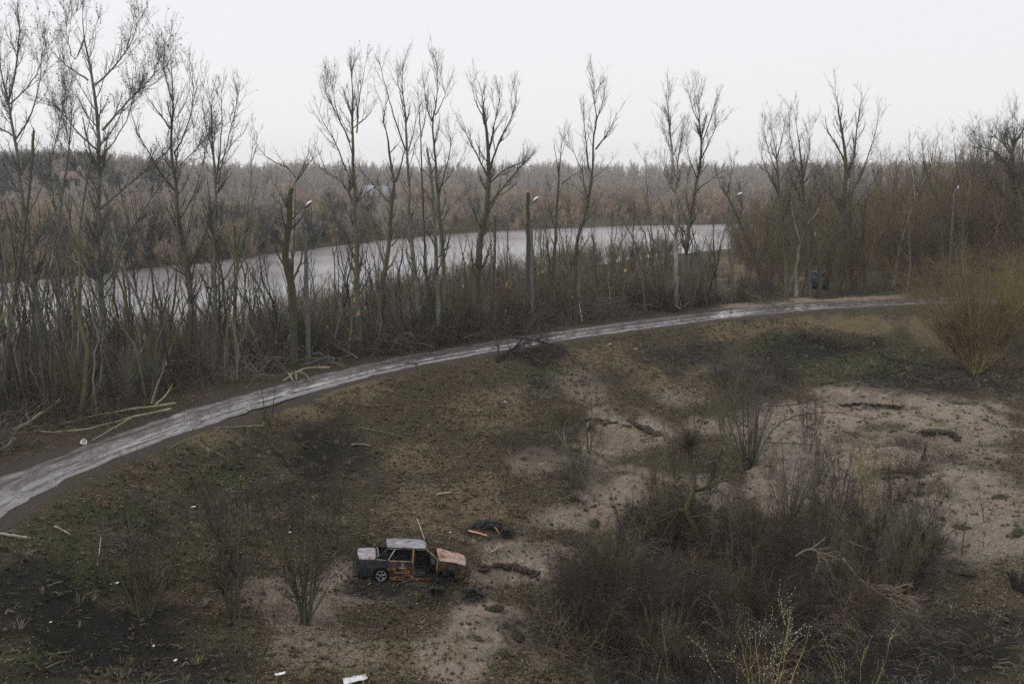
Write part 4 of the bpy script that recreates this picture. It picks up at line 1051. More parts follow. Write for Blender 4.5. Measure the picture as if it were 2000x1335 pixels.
# further stems standing in the same belt
for j, (base, w, tr, lab, mt) in enumerate([
    ((20, 790), 13, [(15, 700), (30, 560), (48, 470), (58, 360), (66, 255)], 'dark straight tree behind the left edge poplar with a snapped jagged top', DK),
    ((120, 745), 12, [(118, 640), (108, 520), (120, 400), (133, 310), (142, 215), (140, 140)], 'dark tree rising between the first two tall poplars', DK),
    ((262, 735), 9, [(255, 640), (243, 560), (238, 520)], 'short dark snapped stem right of the tallest poplar', MO),
    ((545, 700), 7, [(540, 620), (520, 540), (512, 470)], 'thin bent stem left of the broken mossy tree', DK),
    ((780, 660), 8, [(770, 600), (758, 540), (735, 470), (700, 400)], 'pale leaning stem crossing behind the straight mossy poplar', GD),
    ((960, 640), 9, [(962, 570), (968, 480), (966, 420)], 'short dark stem right of the heavy leaning poplar', DK),
    ((985, 635), 7, [(990, 540), (992, 450), (988, 400)], 'thin stem between the leaning poplar and the second lamp post', DK),
    ((1168, 625), 8, [(1165, 540), (1160, 480), (1150, 440)], 'mossy side stem right of the kinked poplar', MO),
    ((1218, 615), 14, [(1219, 570), (1220, 530)], 'short dark stump with a pale broken top standing in the brush', DK),
    ((1262, 610), 8, [(1255, 540), (1240, 470), (1215, 430), (1200, 400)], 'slender tree leaning left in the brown brush before the far water', DK),
    ((1285, 605), 7, [(1283, 520), (1272, 450), (1265, 400), (1262, 340), (1260, 310)], 'faint thin tree just left of the white barked tree', (M['bark_grey'], M['twig_grey'])),
    ((1400, 590), 7, [(1398, 540), (1392, 470), (1395, 400)], 'thin dark stem just left of the third lamp post', DK),
    ((1600, 580), 14, [(1601, 540), (1600, 500), (1592, 460)], 'short dark trunk in front of the blue panel', DK),
    ((1690, 572), 12, [(1690, 520), (1684, 450), (1690, 400), (1700, 360)], 'dark trunk standing right of the fan shaped tree', DK),
    ((1880, 560), 9, [(1882, 470), (1880, 400), (1868, 330), (1860, 255)], 'thin upright tree rising above the wood near the fourth lamp', DK),
    ((1845, 565), 9, [(1840, 480), (1835, 400), (1805, 330), (1800, 260)], 'spindly tree above the wood left of the fourth lamp', DK)]):
    sn = 'snapped' in lab or 'stump' in lab or 'short' in lab
    tree('broken_tree' if sn else 'bare_tree', lab, 'tree', base, w, tr, [], mt, 60 + j, .55 if sn else .85, .7 if sn else 1.0, wtop=.5 if sn else .15, snapped=sn, start=.35, L1=1.9)
# ------------------------------------------------------------------ houses across the river
def house(base_px, y, L, W, hw, hr, yaw, wall, roof, label, z=None, nwin=3):
    p = at_depth(base_px[0], base_px[1], y)
    z0 = p[2]
    e = empty('house', (p[0], p[1], z0), label, 'house'); e.rotation_euler = (0, 0, yaw)
    g = Geo(); g.box((0, 0, hw / 2 - 2), (L / 2, W / 2, hw / 2 + 2))
    g.add([(-L / 2, -W / 2, hw), (-L / 2, W / 2, hw), (-L / 2, 0, hw + hr), (L / 2, -W / 2, hw), (L / 2, W / 2, hw), (L / 2, 0, hw + hr)], T3=[[0, 2, 1], [3, 4, 5]])
    g.build('wall', wall, e)
    g = Geo(); o = .5; t = .18
    for s in (-1, 1):
        a = np.array([0, s * (W / 2 + o), hw - o * hr / (W / 2)]); b = np.array([0, 0, hw + hr])
        n = np.array([0, s * hr, W / 2]); n = n / np.linalg.norm(n) * t
        X = np.array([L / 2 + .4, 0, 0])
        g.add([a - X + .02 * n, a + X + .02 * n, b + X + .02 * n, b - X + .02 * n, a - X + n, a + X + n, b + X + n, b - X + n], [[0, 1, 2, 3], [4, 7, 6, 5], [0, 4, 5, 1], [0, 3, 7, 4], [1, 5, 6, 2]])
    r = g.build('roof', roof, e)
    g = Geo(); g.box((L * .28, 0, hw + hr + .4), (.35, .35, .8)); g.build('chimney', wall, r)
    for i in range(nwin):
        x = -L / 2 + L * (i + .5) / nwin
        g = Geo(); g.box((x, -W / 2 - .04, hw * .55), (.6, .06, .75)); w = g.build('window', M['frame'], e)
        g = Geo(); g.box((x, -W / 2 - .11, hw * .55), (.48, .02, .62)); g.build('pane', M['pane'], w)
    return e
M['frame'] = plain('window_frame', (.4, .4, .4), var=0)
M['pane'] = plain('window_pane', (.03, .035, .04), rough=.1, var=0)
M['brickwall'] = plain('brick_wall', (.20, .12, .10), (.26, .16, .13), 3, var=0)
M['slate'] = plain('slate_roof', (.26, .30, .35), (.30, .34, .39), 1.5, .5, var=0)
M['palewall'] = plain('pale_wall', (.34, .35, .37), (.28, .29, .31), 1, var=0)
M['brownroof'] = plain('brown_roof', (.16, .12, .11), (.2, .15, .14), 1, var=0)
house((741, 405), 262, 7.4, 6.6, 3.2, 2.3, .0, M['brickwall'], M['slate'], 'brick house with a blue grey roof among the willows across the river')
house((797, 401), 300, 9.0, 8.0, 2.6, 3.0, .35, M['brickwall'], M['brownroof'], 'brown roofed brick house right of the blue grey roof across the river')
house((146, 372), 215, 4.2, 4.5, 2.6, 1.3, .25, M['palewall'], M['brownroof'], 'small pale building half hidden by trees on the far bank at left', nwin=2)

# ------------------------------------------------------------------ shrubs and young trees of the hollow
def shrub(name, label, cat, px, py, hpx, wpx, n, mats, seed, stem_w=4, dens=1.0, curve=1.0, twig=1.0, lean=0.0, pieces=True, yoff=0.6, moss_base=False, catkins=0, group=None):
    rng = np.random.RandomState(seed)
    b = gp(px, py); y0 = b[1]; k = y0 / F * 1.06
    h, w = at_depth(px, py - hpx, y0)[2] - b[2], wpx * k
    e = empty(name, tuple(b), label, cat, group)
    t = np.linspace(0, 1, 9)[:, None]
    SP, SR = [], []
    for i in range(n):
        a = 2 * math.pi * (i + rng.uniform(-.3, .3)) / n
        sp = w * .5 * rng.uniform(.25, 1.0)
        d = np.array([math.cos(a), math.sin(a) * yoff, 0])
        hh = h * rng.uniform(.7, 1.0) * (1 - .18 * (sp / (w * .5)) ** 2)
        p = d * (.04 * n ** .5 + sp * t ** curve) + np.array([lean * h, 0, 0]) * t ** 1.2 + np.array([0, 0, 1.]) * (hh * t - .08) + np.cumsum(rng.normal(size=(9, 3)) * .012 * h, 0) * t
        lx, ly = rng.normal(size=2) * .06 * h
        p = p + np.array([lx, ly, 0]) * t ** 1.5
        if n > 3 and rng.rand() < .18: p = b * 0 + (p - p[0]) * rng.uniform(.35, .6) + p[0]
        SP.append(p); SR.append(stem_w * .36 * k * rng.uniform(.6, 1.1) * (np.linspace(1, .18, 9)))
    SP, SR = np.stack(SP), np.maximum(np.stack(SR), .006)
    if n <= 12 and pieces:
        for p, r in zip(SP, SR):
            g = Geo(); g.tubes(p[None], r[None], 6); g.build('stem', mats[0], e, smooth=True)
    else:
        g = Geo(); g.tubes(SP, SR, 4); o = g.build('stems', mats[0], e, smooth=True); o['kind'] = 'stuff'
    P1, R1 = grow(rng, SP, SR, 3.4 * dens, (.15, 1), .6, .27 * h * twig, .6, 5, .55, .006, .13, .4)
    P2, R2 = grow(rng, P1, R1, 5.0 * dens, (.1, 1), .65, .13 * h * twig, .4, 4, .65, .0055, .16, .3)
    g = Geo(); g.tubes(P1, R1, 3); g.tubes(P2, R2, 3)
    if dens * twig > .8:
        P3, R3 = grow(rng, P2, R2, 3.5, (.1, 1), .7, .07 * h * twig, .3, 3, .8, .0045, .18, .3); g.tubes(P3, R3, 3)
    o = g.build('twigs', mats[1], e); o['kind'] = 'stuff'
    if moss_base:
        g = Geo()
        for i in range(9):
            a = rng.uniform(0, 6.28); q = np.array([math.cos(a) * .25, math.sin(a) * .2, 0])
            g.tubes(np.stack([q * .8 - [0, 0, .15], q + [0, 0, .22], q * 1.3 + [0, 0, .5]])[None], np.array([[.16, .13, .05]]), 7)
        g.build('stool', M['bark_char'], e, smooth=True)
    if catkins:
        A = np.concatenate([P1.reshape(-1, 3), P2.reshape(-1, 3)])
        A = A[(A[:, 2] > .45 * h)]
        m = rng.rand(len(A)) < catkins; A = A[m]; nn = len(A)
        s = np.array([[1, 0, 0], [-1, 0, 0], [0, 1, 0], [0, -1, 0], [0, 0, 2.6], [0, 0, -2.6]]) * .0095
        V = (A[:, None] + s[None]).reshape(-1, 3)
        f = np.array([[0, 2, 4], [2, 1, 4], [1, 3, 4], [3, 0, 4], [2, 0, 5], [1, 2, 5], [3, 1, 5], [0, 3, 5]])
        g = Geo(); g.add(V, T3=(np.arange(nn)[:, None, None] * 6 + f[None]).reshape(-1, 3)); o = g.build('catkins', M['catkin'], e); o['kind'] = 'stuff'
    return e
BD, BG, BR_, BY, BO = (M['bark_dark'], M['thicket_dark']), (M['bark_dark'], M['twig_grey']), (M['twig_red'], M['twig_red']), (M['twig_yellow'], M['twig_yellow']), (M['bark_dark'], M['twig_olive'])
shrub('bare_shrub', 'wide many stemmed dark shrub on the shaded slope at the lower left', 'shrub', 283, 1205, 290, 270, 12, BD, 201, 9, .8, .85)
shrub('leaning_shrub', 'shrub with a short leaning trunk between the wide shrub and the vase shaped tree', 'shrub', 452, 1203, 300, 150, 7, BD, 202, 8, .75, .9, lean=.10)
shrub('small_tree', 'vase shaped young tree on a short dark trunk left of the wrecked car', 'tree', 597, 1218, 320, 180, 9, BD, 203, 8, .8, 1.2)
shrub('bare_shrub', 'open shrub of four long stems at the bottom edge below the vase shaped tree', 'shrub', 490, 1345, 250, 200, 6, BD, 204, 8, .8, 1.0, twig=.8)
shrub('sapling_pair', 'pair of dark saplings at the edge of the path beside the dark hollow', 'sapling', 524, 858, 118, 50, 2, BD, 205, 7, .9, 1.0)
shrub('small_tree', 'crooked small tree growing out of the crater rim in the middle of the hollow', 'tree', 1150, 884, 165, 60, 2, BO, 206, 8, .7, 1.2, lean=.05)
shrub('sapling', 'forked sapling left of the crater, the left one of three', 'sapling', 1082, 836, 85, 50, 2, BO, 207, 5, .9, 1.0)
shrub('sapling', 'taller sapling left of the crater, the middle one of three', 'sapling', 1096, 848, 110, 60, 2, BO, 208, 4, .9, 1.0)
shrub('sapling', 'bent single sapling halfway up the slope above the car', 'sapling', 978, 872, 95, 26, 1, BD, 209, 4, .7, 1.0, lean=-.1)
shrub('sapling', 'burnt thin sapling, left of two low ones above the charred debris', 'sapling', 984, 966, 75, 24, 2, BD, 210, 4, .7)
shrub('sapling', 'burnt thin sapling, right of two low ones above the charred debris', 'sapling', 1027, 971, 82, 34, 2, BD, 211, 4, .7)
shrub('sapling', 'single whip sapling left of the two burnt saplings', 'sapling', 908, 980, 75, 22, 1, BR_, 212, 3, .7)
shrub('sapling', 'short dark sapling above the slope log in the brown grass', 'sapling', 895, 812, 60, 34, 2, BD, 213, 3, .9)
shrub('sapling', 'thin upright sapling on the upper slope below the path', 'sapling', 812, 835, 45, 18, 1, BD, 214, 3, .8)
shrub('coppiced_willow', 'coppiced willow with a thick black stool and upright rods in the hollow', 'shrub', 1463, 912, 245, 110, 18, BG, 215, 4, .7, .8, moss_base=True)
shrub('coppiced_willow', 'grey rodded coppice bush right of the pollard beside the bare sand', 'shrub', 1540, 1015, 180, 150, 16, BG, 216, 4, .9, .9)
shrub('bare_shrub', 'reddish brown upright brush above the coppiced willow on the upper slope', 'shrub', 1440, 795, 130, 110, 14, BR_, 217, 3, 1.0, .8)
shrub('bare_shrub', 'dark upright brush left of the reddish brush on the upper slope', 'shrub', 1405, 770, 105, 60, 9, BD, 218, 3, .9, .8)
shrub('willow_bush', 'slim yellow green willow bush standing in front of the bare sand', 'shrub', 1688, 1000, 165, 85, 10, BY, 219, 3, .9, .9)
shrub('willow_bush', 'large yellow green willow bush with bare fanned stems at the right edge below the path', 'shrub', 1905, 728, 250, 300, 46, (M['willow_stem'], M['willow_stem']), 220, 4, .9, .95, pieces=False)
shrub('willow_bush', 'second yellow green willow clump at the right edge behind the large willow bush', 'shrub', 2040, 690, 205, 240, 34, (M['willow_stem'], M['willow_stem']), 221, 4, .9, .95, pieces=False)
shrub('low_brush', 'low purple brown brush patch on the bank below the path at right', 'shrub', 1575, 662, 30, 90, 16, BR_, 222, 2, 1.8, .8, twig=1.3, pieces=False)
shrub('low_brush', 'low purple brown brush patch joined on the right of the other below the path', 'shrub', 1640, 676, 34, 95, 16, BR_, 223, 2, 1.8, .8, twig=1.3, pieces=False)
shrub('sapling', 'thin sapling with a dark tuft at its foot right of the bare sand', 'sapling', 1880, 1085, 110, 40, 3, BR_, 224, 3, .6)
shrub('sapling', 'thin two stemmed sapling left of the dark grass tussock at the right edge', 'sapling', 1925, 1020, 95, 30, 2, BR_, 225, 3, .6)
shrub('sapling', 'low fan shaped sapling on the open sand near the right edge', 'sapling', 1832, 1082, 55, 50, 6, BR_, 226, 3, .8)
shrub('sapling', 'low sprig growing from the middle of the open sand', 'sapling', 1762, 978, 42, 34, 5, BG, 227, 2, .9)
shrub('bare_shrub', 'brown twiggy bush in front of the sand beside the slim willow bush', 'shrub', 1780, 925, 75, 140, 18, BR_, 228, 2, 1.1, .8, pieces=False)
shrub('sapling', 'tall thin dark sapling behind the pollard tree', 'sapling', 1358, 870, 160, 40, 2, BD, 229, 3, .7)
shrub('sapling', 'thin sapling at the edge of the bramble thicket near the sand mound', 'sapling', 1040, 1180, 110, 50, 4, BD, 230, 3, .8)
shrub('sapling', 'sapling cluster beside the crater edge right of the car', 'sapling', 1150, 1110, 110, 70, 6, BR_, 231, 3, .8)
shrub('sapling', 'small bush standing on the inner edge of the wet path', 'sapling', 1250, 655, 28, 24, 5, BR_, 232, 2, 1.2)
shrub('sapling', 'red brown twiggy bush over the fallen crown beside the path', 'shrub', 1070, 695, 75, 75, 12, BR_, 233, 2, 1.2, .9, pieces=False)
shrub('bare_shrub', 'thin brush at the path edge above the left slope', 'shrub', 255, 905, 40, 40, 7, BD, 234, 2, 1.0)
shrub('bare_shrub', 'dark slender upright shrub between the leaning shrub and the path', 'shrub', 420, 1030, 130, 110, 9, BD, 235, 3, .8)
shrub('bare_shrub', 'tall thin dark brush behind the leaning shrub', 'shrub', 480, 1120, 200, 150, 9, BD, 242, 4, .8, .9)
shrub('bare_shrub', 'dark slender shrub left of the wide many stemmed shrub', 'shrub', 215, 1150, 150, 90, 6, BD, 236, 3, .6)
shrub('bare_shrub', 'upright twiggy shrub just behind the vase shaped tree', 'shrub', 650, 1075, 150, 110, 10, BD, 237, 3, .9)
# pollard with a broom of shoots
def pollard():
    rng = np.random.RandomState(300)
    b = gp(1372, 1105); y0 = b[1]; k = y0 / F
    e = empty('pollard_tree', tuple(b), 'gnarled small pollard with a round broom of shoots on top of its bent mossy trunk', 'tree')
    P = np.array([b - [0, 0, .2]] + [at_depth(x, y, y0 - .03 * i) for i, (x, y) in enumerate([(1368, 1060), (1352, 1020), (1338, 995), (1352, 965), (1357, 940), (1350, 905), (1346, 870)])])
    TP = resample(P, 18); TR = np.linspace(7, 4.5, 18) * k
    g = Geo(); g.tubes(TP[None], TR[None], 8); g.build('trunk', M['bark_dark'], e, smooth=True).data.transform(Matrix.Translation(-Vector(b)))
    Ls = []
    for q in ([(1357, 958), (1390, 945), (1425, 925), (1450, 905)], [(1352, 960), (1400, 950), (1440, 900)], [(1340, 995), (1300, 1000), (1270, 1030)], [(1350, 1010), (1400, 1000), (1430, 1020)], [(1345, 990), (1310, 970), (1290, 985)]):
        pp = resample([at_depth(x, y, y0 + i * rng.uniform(-.3, .3)) for i, (x, y) in enumerate(q)], 10); Ls.append(pp)
        g = Geo(); g.tubes(pp[None], np.linspace(3, 1, 10)[None] * k, 5); g.build('limb', M['bark_dark'], e, smooth=True).data.transform(Matrix.Translation(-Vector(b)))
    Ls = np.stack(Ls); R = np.ones((len(Ls), 1)) * np.linspace(4, 1.5, 10)[None] * k
    P1, R1 = grow(rng, np.concatenate([Ls, resample(TP, 10)[None]]), np.concatenate([R, R[:1]]), 8, (.1, 1), .95, 1.2, .3, 5, .6, .006, .15); P2, R2 = grow(rng, P1, R1, 6, (.1, 1), .8, .4, .2, 4, .7, .005, .15)
    g = Geo(); g.tubes(P1, R1, 3); g.tubes(P2, R2, 3)
    o = g.build('twigs', M['twig_olive'], e); o.data.transform(Matrix.Translation(-Vector(b))); o['kind'] = 'stuff'
    n = 240; top = TP[-1]
    d = norm(rng.normal(size=(n, 3)) + [0, 0, .15]); q = [top + d * .05]
    for i in range(4): d = norm(d + rng.normal(size=(n, 3)) * .25 + [0, 0, .12]); q.append(q[-1] + d * rng.uniform(.08, .26, n)[:, None])
    g = Geo(); g.tubes(np.stack(q, 1), np.ones((n, 1)) * np.linspace(.011, .005, 5)[None], 3)
    o = g.build('shoots', M['twig_red'], e); o.data.transform(Matrix.Translation(-Vector(b))); o['kind'] = 'stuff'
pollard()
def drawn_tree(name, label, base, tr, limbs, w, mats, seed, dens=1, crown=1, lift=None):
    tree(name, label, 'tree', base, w, tr, limbs, mats, seed, crown, dens, wtop=.3, start=.4, L1=1.3)
drawn_tree('crooked_tree', 'black crooked tree arching left out of the bramble thicket', (1675, 1130), [(1672, 1080), (1650, 1020), (1620, 990), (1585, 975), (1560, 962)], [(5, (1622, 992), (1650, 980), (1675, 960)), (4, (1600, 985), (1590, 950), (1600, 925))], 12, DK, 310, 2.0, .55)
drawn_tree('crooked_tree', 'low crooked tree bending over the right part of the thicket', (1700, 1115), [(1712, 1095), (1735, 1092), (1755, 1105), (1765, 1125)], [(4, (1725, 1092), (1745, 1060), (1790, 1020))], 11, DK, 311, 2.2, .6)
drawn_tree('sapling', 'thin bare tree standing in the bramble thicket right of the pollard', (1432, 1130), [(1430, 1060), (1425, 1010), (1432, 965)], [(3, (1430, 1060), (1400, 1010), (1415, 970))], 8, DK, 312, 2.0, .6)

shrub('catkin_willow', 'yellow stemmed willow with white catkins at the bottom edge, left of two', 'shrub', 1490, 1440, 250, 280, 11, BY, 240, 5, .5, 1.0, twig=1.4, catkins=.85)
shrub('catkin_willow', 'yellow stemmed willow with white catkins at the bottom edge, right of two', 'shrub', 1670, 1420, 210, 150, 6, BY, 241, 4, .45, 1.0, twig=1.4, catkins=.8)

# bramble thicket
rng = np.random.RandomState(77)
TH = [plant_mesh('thicket_growth', 400 + s, 1.7, 'tangle', [M['thicket_grey'], M['thicket_dark'], M['thicket_brown'], M['thicket_dark'], M['twig_warm'], M['thicket_dark']][s % 6]) for s in range(12)]
TB = [plant_mesh('thicket_bush', 420 + s, 2.4, 'bush', [M['thicket_dark'], M['thicket_brown']][s % 2]) for s in range(3)]
TN = [plant_mesh('bare_shrub', 440 + s, 2.9, 'bush', [M['thicket_dark'], M['thicket_brown'], M['twig_olive']][s % 3]) for s in range(6)]
THB = [(1260, 1200, 130, 150, 1), (1400, 1150, 170, 120, 1), (1560, 1130, 150, 110, 1), (1550, 1270, 220, 120, 1), (1700, 1140, 110, 60, .9), (1350, 1300, 200, 80, 1), (1150, 1240, 70, 60, .7), (1770, 1110, 70, 50, .8), (1320, 1050, 70, 50, .6), (1640, 1060, 70, 40, .7), (1480, 1400, 350, 90, 1), (1800, 1300, 160, 60, .25)]
P = rand_pts(rng, 9000, -.2, .6, 20, 62, lambda x, y: np.ones(len(x), bool))
w = px_mask(P, THB) * (.55 + 1.6 * fbm(P[:, 0] / 2.2, P[:, 1] / 2.2, 2)); P = P[rng.rand(len(P)) < w * .48][:520]
scatter('bramble_thicket', 'dark grey brown tangle of leafless brambles filling the lower right of the hollow', 'brambles', TH + TB, P, rng.uniform(.55, 1.05, len(P)), seed=33)
spots = [(1230, 1070), (1290, 1100), (1200, 1160), (1350, 1080), (1400, 1120), (1470, 1090), (1530, 1140), (1600, 1090), (1640, 1160), (1250, 1260), (1340, 1230), (1440, 1210), (1560, 1240), (1690, 1230), (1760, 1150), (1790, 1090), (1160, 1270), (1300, 1330), (1120, 1200), (1720, 1060), (1500, 935), (1600, 945), (1640, 990), (1420, 870), (1385, 965), (1320, 935), (1285, 985), (1580, 885), (1530, 1060), (1130, 950), (1740, 1010)]
for i, (a, b_) in enumerate(spots):
    p = gp(a, b_); s = rng.uniform(.8, 1.45)
    tag(link('bare_shrub', TN[i % 6], loc=tuple(p), rot=(0, 0, rng.uniform(0, 6.28)), scale=(s, s, s * rng.uniform(.9, 1.2))), 'leafless %s shrub in the bramble thicket, %s' % (['black', 'brown', 'olive'][i % 3], where(p, HOLLOW_MARKS)), 'shrub', 'shrubs within the bramble thicket')
# small seedlings on the slope and floor
SD = [plant_mesh('seedling', 460 + s, .9, 'pole', [M['twig_dark'], M['twig_warm'], M['twig_grey'], M['thicket_dark'], M['twig_red']][s % 5]) for s in range(5)]
P = rand_pts(rng, 90, -.50, .58, 24, 68, lambda x, y: road_s(x, y) > 3)
for i, p in enumerate(P):
    s = rng.uniform(.6, 1.7)
    tag(link('seedling', SD[i % 5], loc=tuple(p), rot=(rng.normal() * .1, rng.normal() * .1, rng.uniform(0, 6.28)), scale=(s, s, s)), '%s %s seedling %s' % (['tiny', 'small', 'taller'][min(2, int((s - .6) / .37))], ['dark', 'brown', 'grey', 'dark', 'reddish'][i % 5], where(p, HOLLOW_MARKS)), 'seedling', 'seedlings over the floor and slope of the hollow')
# patches of low scrub on the slope
P = rand_pts(rng, 9000, -.55, .6, 22, 75, lambda x, y: road_s(x, y) > 3)
w = px_mask(P, [(1470, 740, 90, 50, .5), (300, 1080, 150, 90, .25), (450, 980, 130, 60, .35), (600, 1000, 90, 60, .3), (1780, 900, 80, 40, .5), (1350, 720, 70, 40, .25), (1100, 760, 60, 40, .2), (1600, 670, 100, 20, .6), (1900, 700, 120, 40, .1), (1130, 940, 50, 40, .3), (1250, 1010, 70, 40, .3), (1840, 1150, 60, 50, .2)])
P = P[rng.rand(len(P)) < w][:330]
scatter('slope_scrub', 'sparse low leafless scrub in patches over the slope and hollow', 'scrub', TH[:4] + SD, P, rng.uniform(.25, .6, len(P)), seed=34)

# ------------------------------------------------------------------ litter, grass, clods
M['straw'] = plain('dry_grass', (.17, .13, .07), (.10, .08, .043), 3, var=.45)
M['grass'] = plain('short_grass', (.065, .072, .030), (.10, .098, .045), 3, var=.4)
M['darkgrass'] = plain('dark_grass', (.03, .034, .016), (.05, .05, .026), 3, var=.4)
M['leaf'] = plain('fallen_leaf', (.20, .155, .11), (.09, .062, .04), 2, var=.5)
M['stick'] = plain('stick', (.20, .17, .13), (.10, .08, .06), 2, var=.5)
M['clod'] = plain('clod', (.075, .06, .045), (.04, .033, .026), 9, var=.35)
M['white_scrap'] = plain('white_scrap', (.75, .75, .76), (.6, .6, .62), 3, var=.1)
inner = lambda x, y: road_s(x, y) > 2.5
def patch_pts(n, seed, k, lo=0., floor=.15):
    r = np.random.RandomState(seed)
    P = rand_pts(r, n, -.60, .62, 20, 82, inner)
    w = ground_patches(P[:, 0], P[:, 1], P[:, 2])
    return P, w, r
P, (sa, da, gr, ta), r = patch_pts(60000, 501, 0)
k1 = r.rand(len(P)) < np.clip(ta * .8 + .20 - sa * .35 - da * .25 - gr * .1, 0.01, 1) * (da < .4)
A = P[k1][:22000]
scatter('dry_grass', 'short dry straw coloured grass over the slope', 'grass', [plant_mesh('grass_tuft', 510 + s, .12, 'tuft', M['straw']) for s in range(5)], A, r.uniform(.5, 1.3, len(A)), seed=35)
k2 = r.rand(len(P)) < np.clip(gr * .7 + .12 - sa * .4, 0.0, 1)
A = P[k2 & ~k1][:14000]
scatter('green_grass', 'short dull green grass and moss in patches on the slope', 'grass', [plant_mesh('grass_tuft', 520 + s, .13, 'tuft', [M['grass'], M['darkgrass']][s % 2]) for s in range(6)], A, r.uniform(.5, 1.3, len(A)), seed=36)
k3 = r.rand(len(P)) < np.clip(.38 - sa * .3 - da * .45, 0.01, 1)
A = P[k3][::-1][:11000]
scatter('leaf_litter', 'scattered pale dead leaves over the ground', 'leaves', [plant_mesh('leaf_group', 530 + s, 1, 'leaf', M['leaf']) for s in range(6)], A + [0, 0, .02], r.uniform(.6, 1.3, len(A)), seed=37)
P2 = rand_pts(r, 9000, -.60, .62, 22, 100, lambda x, y: (np.abs(road_s(x, y)) > 2.2) & (road_s(x, y) > -9))
scatter('twig_litter', 'small broken twigs lying over the ground on both sides of the path', 'twigs', [plant_mesh('twig_pair', 540 + s, 1, 'stick', M['stick']) for s in range(6)], P2 + [0, 0, .02], r.uniform(.4, 1.3, len(P2)), seed=38)
P3, (sa, da, gr, ta), r = patch_pts(12000, 502, 0)
k4 = r.rand(len(P3)) < np.clip(.12 + da * .4 + sa * .32, 0, 1)
A = P3[k4][:4200]
scatter('earth_clods', 'clods of earth and turf lying on the torn ground', 'clods', [plant_mesh('clod_group', 550 + s, 1, 'clod', M['clod']) for s in range(6)], A, r.uniform(.4, 1.5, len(A)), seed=39)
Pd, (sa, da, gr, ta), r = patch_pts(9000, 503, 0)
A = Pd[r.rand(len(Pd)) < np.clip(.25 + ta * .5 - sa * .1, 0, 1)][:1800]
scatter('dead_stalks', 'thin tall dead grass and weed stalks standing over the slope', 'grass', [plant_mesh('stalks', 570 + s, .36, 'tuft', [M['straw'], M['stick']][s % 2]) for s in range(5)], A, r.uniform(.5, 1.4, len(A)), seed=41)
# turf tussocks on the sand
TU = [plant_mesh('turf_tussock', 560 + s, .34, 'tuft', M['darkgrass']) for s in range(4)]
def tussock_mesh(seed):
    rr = np.random.RandomState(seed); g = Geo()
    n, m = 9, 16
    th = np.linspace(0, math.pi / 2, n); ph = np.arange(m) / m * 2 * math.pi
    V = []
    for a in th:
        for b_ in ph:
            rr_ = 1 + rr.uniform(-.16, .16)
            V.append([math.cos(a) * math.cos(b_) * rr_, math.cos(a) * math.sin(b_) * .75 * rr_, math.sin(a) * .42 * rr_ - .05])
    i, j = np.meshgrid(np.arange(n - 1), np.arange(m), indexing='ij')
    g.add(np.array(V) * .32, np.stack([i * m + j, i * m + (j + 1) % m, (i + 1) * m + (j + 1) % m, (i + 1) * m + j], -1).reshape(-1, 4))
    for k in range(110):
        a = rr.uniform(0, 6.28); q = rr.uniform(0, 1) ** .5 * .32; z = math.sqrt(max(0, .32 ** 2 - q * q)) * .42
        c = np.array([math.cos(a) * q, math.sin(a) * q * .75, z - .02]); d = norm(c + [0, 0, .12] + rr.normal(size=3) * .08)
        w = np.array([-math.sin(a), math.cos(a), 0]) * .012
        g.add([c - w, c + w, c + d * rr.uniform(.05, .14)], T3=[[0, 1, 2]])
    return g.mesh('turf_tussock', M['darkgrass'])
TM = [tussock_mesh(s) for s in range(4)]
for i, (a, b_, s, lab) in enumerate([(1955, 972, 1.1, 'dark round turf tussock on the sand, uppermost near the right edge'), (1837, 1014, .9, 'dark turf tussock on the sand beside the low sprig of the right side'),
        (1880, 1033, 1.2, 'flat mossy green tussock on the sand right of the dark round one'), (1990, 1040, 1.1, 'dark tussock cut by the right edge of the picture'), (1870, 1110, 1.8, 'broad dark mat of turf below the low fan shaped sapling'),
        (1745, 842, .7, 'small dark turf lump below the long sand scarp'), (1790, 930, .8, 'small turf lump left of the charred snag on the sand'), (1800, 932, .6, 'tiny turf lump right beside the small turf lump'), (1858, 890, .7, 'dark turf lump right of the charred snag'),
        (1930, 898, .9, 'dark turf lump on the sand at the middle of the right edge'), (1925, 820, .6, 'upper left turf lump of three in the sand near the right edge'), (1960, 832, .6, 'middle turf lump of three in the sand near the right edge'), (1985, 845, .7, 'lower right turf lump of three in the sand near the right edge'),
        (1800, 965, .8, 'long low turf lump in the middle of the sand'), (930, 1245, .55, 'dark turf lump on the pale mound right of the car'), (968, 1188, .9, 'dark turf block at the top edge of the pale mound'), (1010, 1240, .9, 'mossy dark lump low on the right of the pale mound'),
        (1120, 975, .7, 'turf lump above the pale patch in the middle of the hollow'), (1160, 1020, 1.0, 'dark turf mat on the pale patch in the middle of the hollow')]):
    p = gp(a, b_)
    tag(link('turf_tussock', TM[i % 4], loc=tuple(p), rot=(0, 0, i * 1.3), scale=(s * 1.25, s, s)), lab, 'tussock')
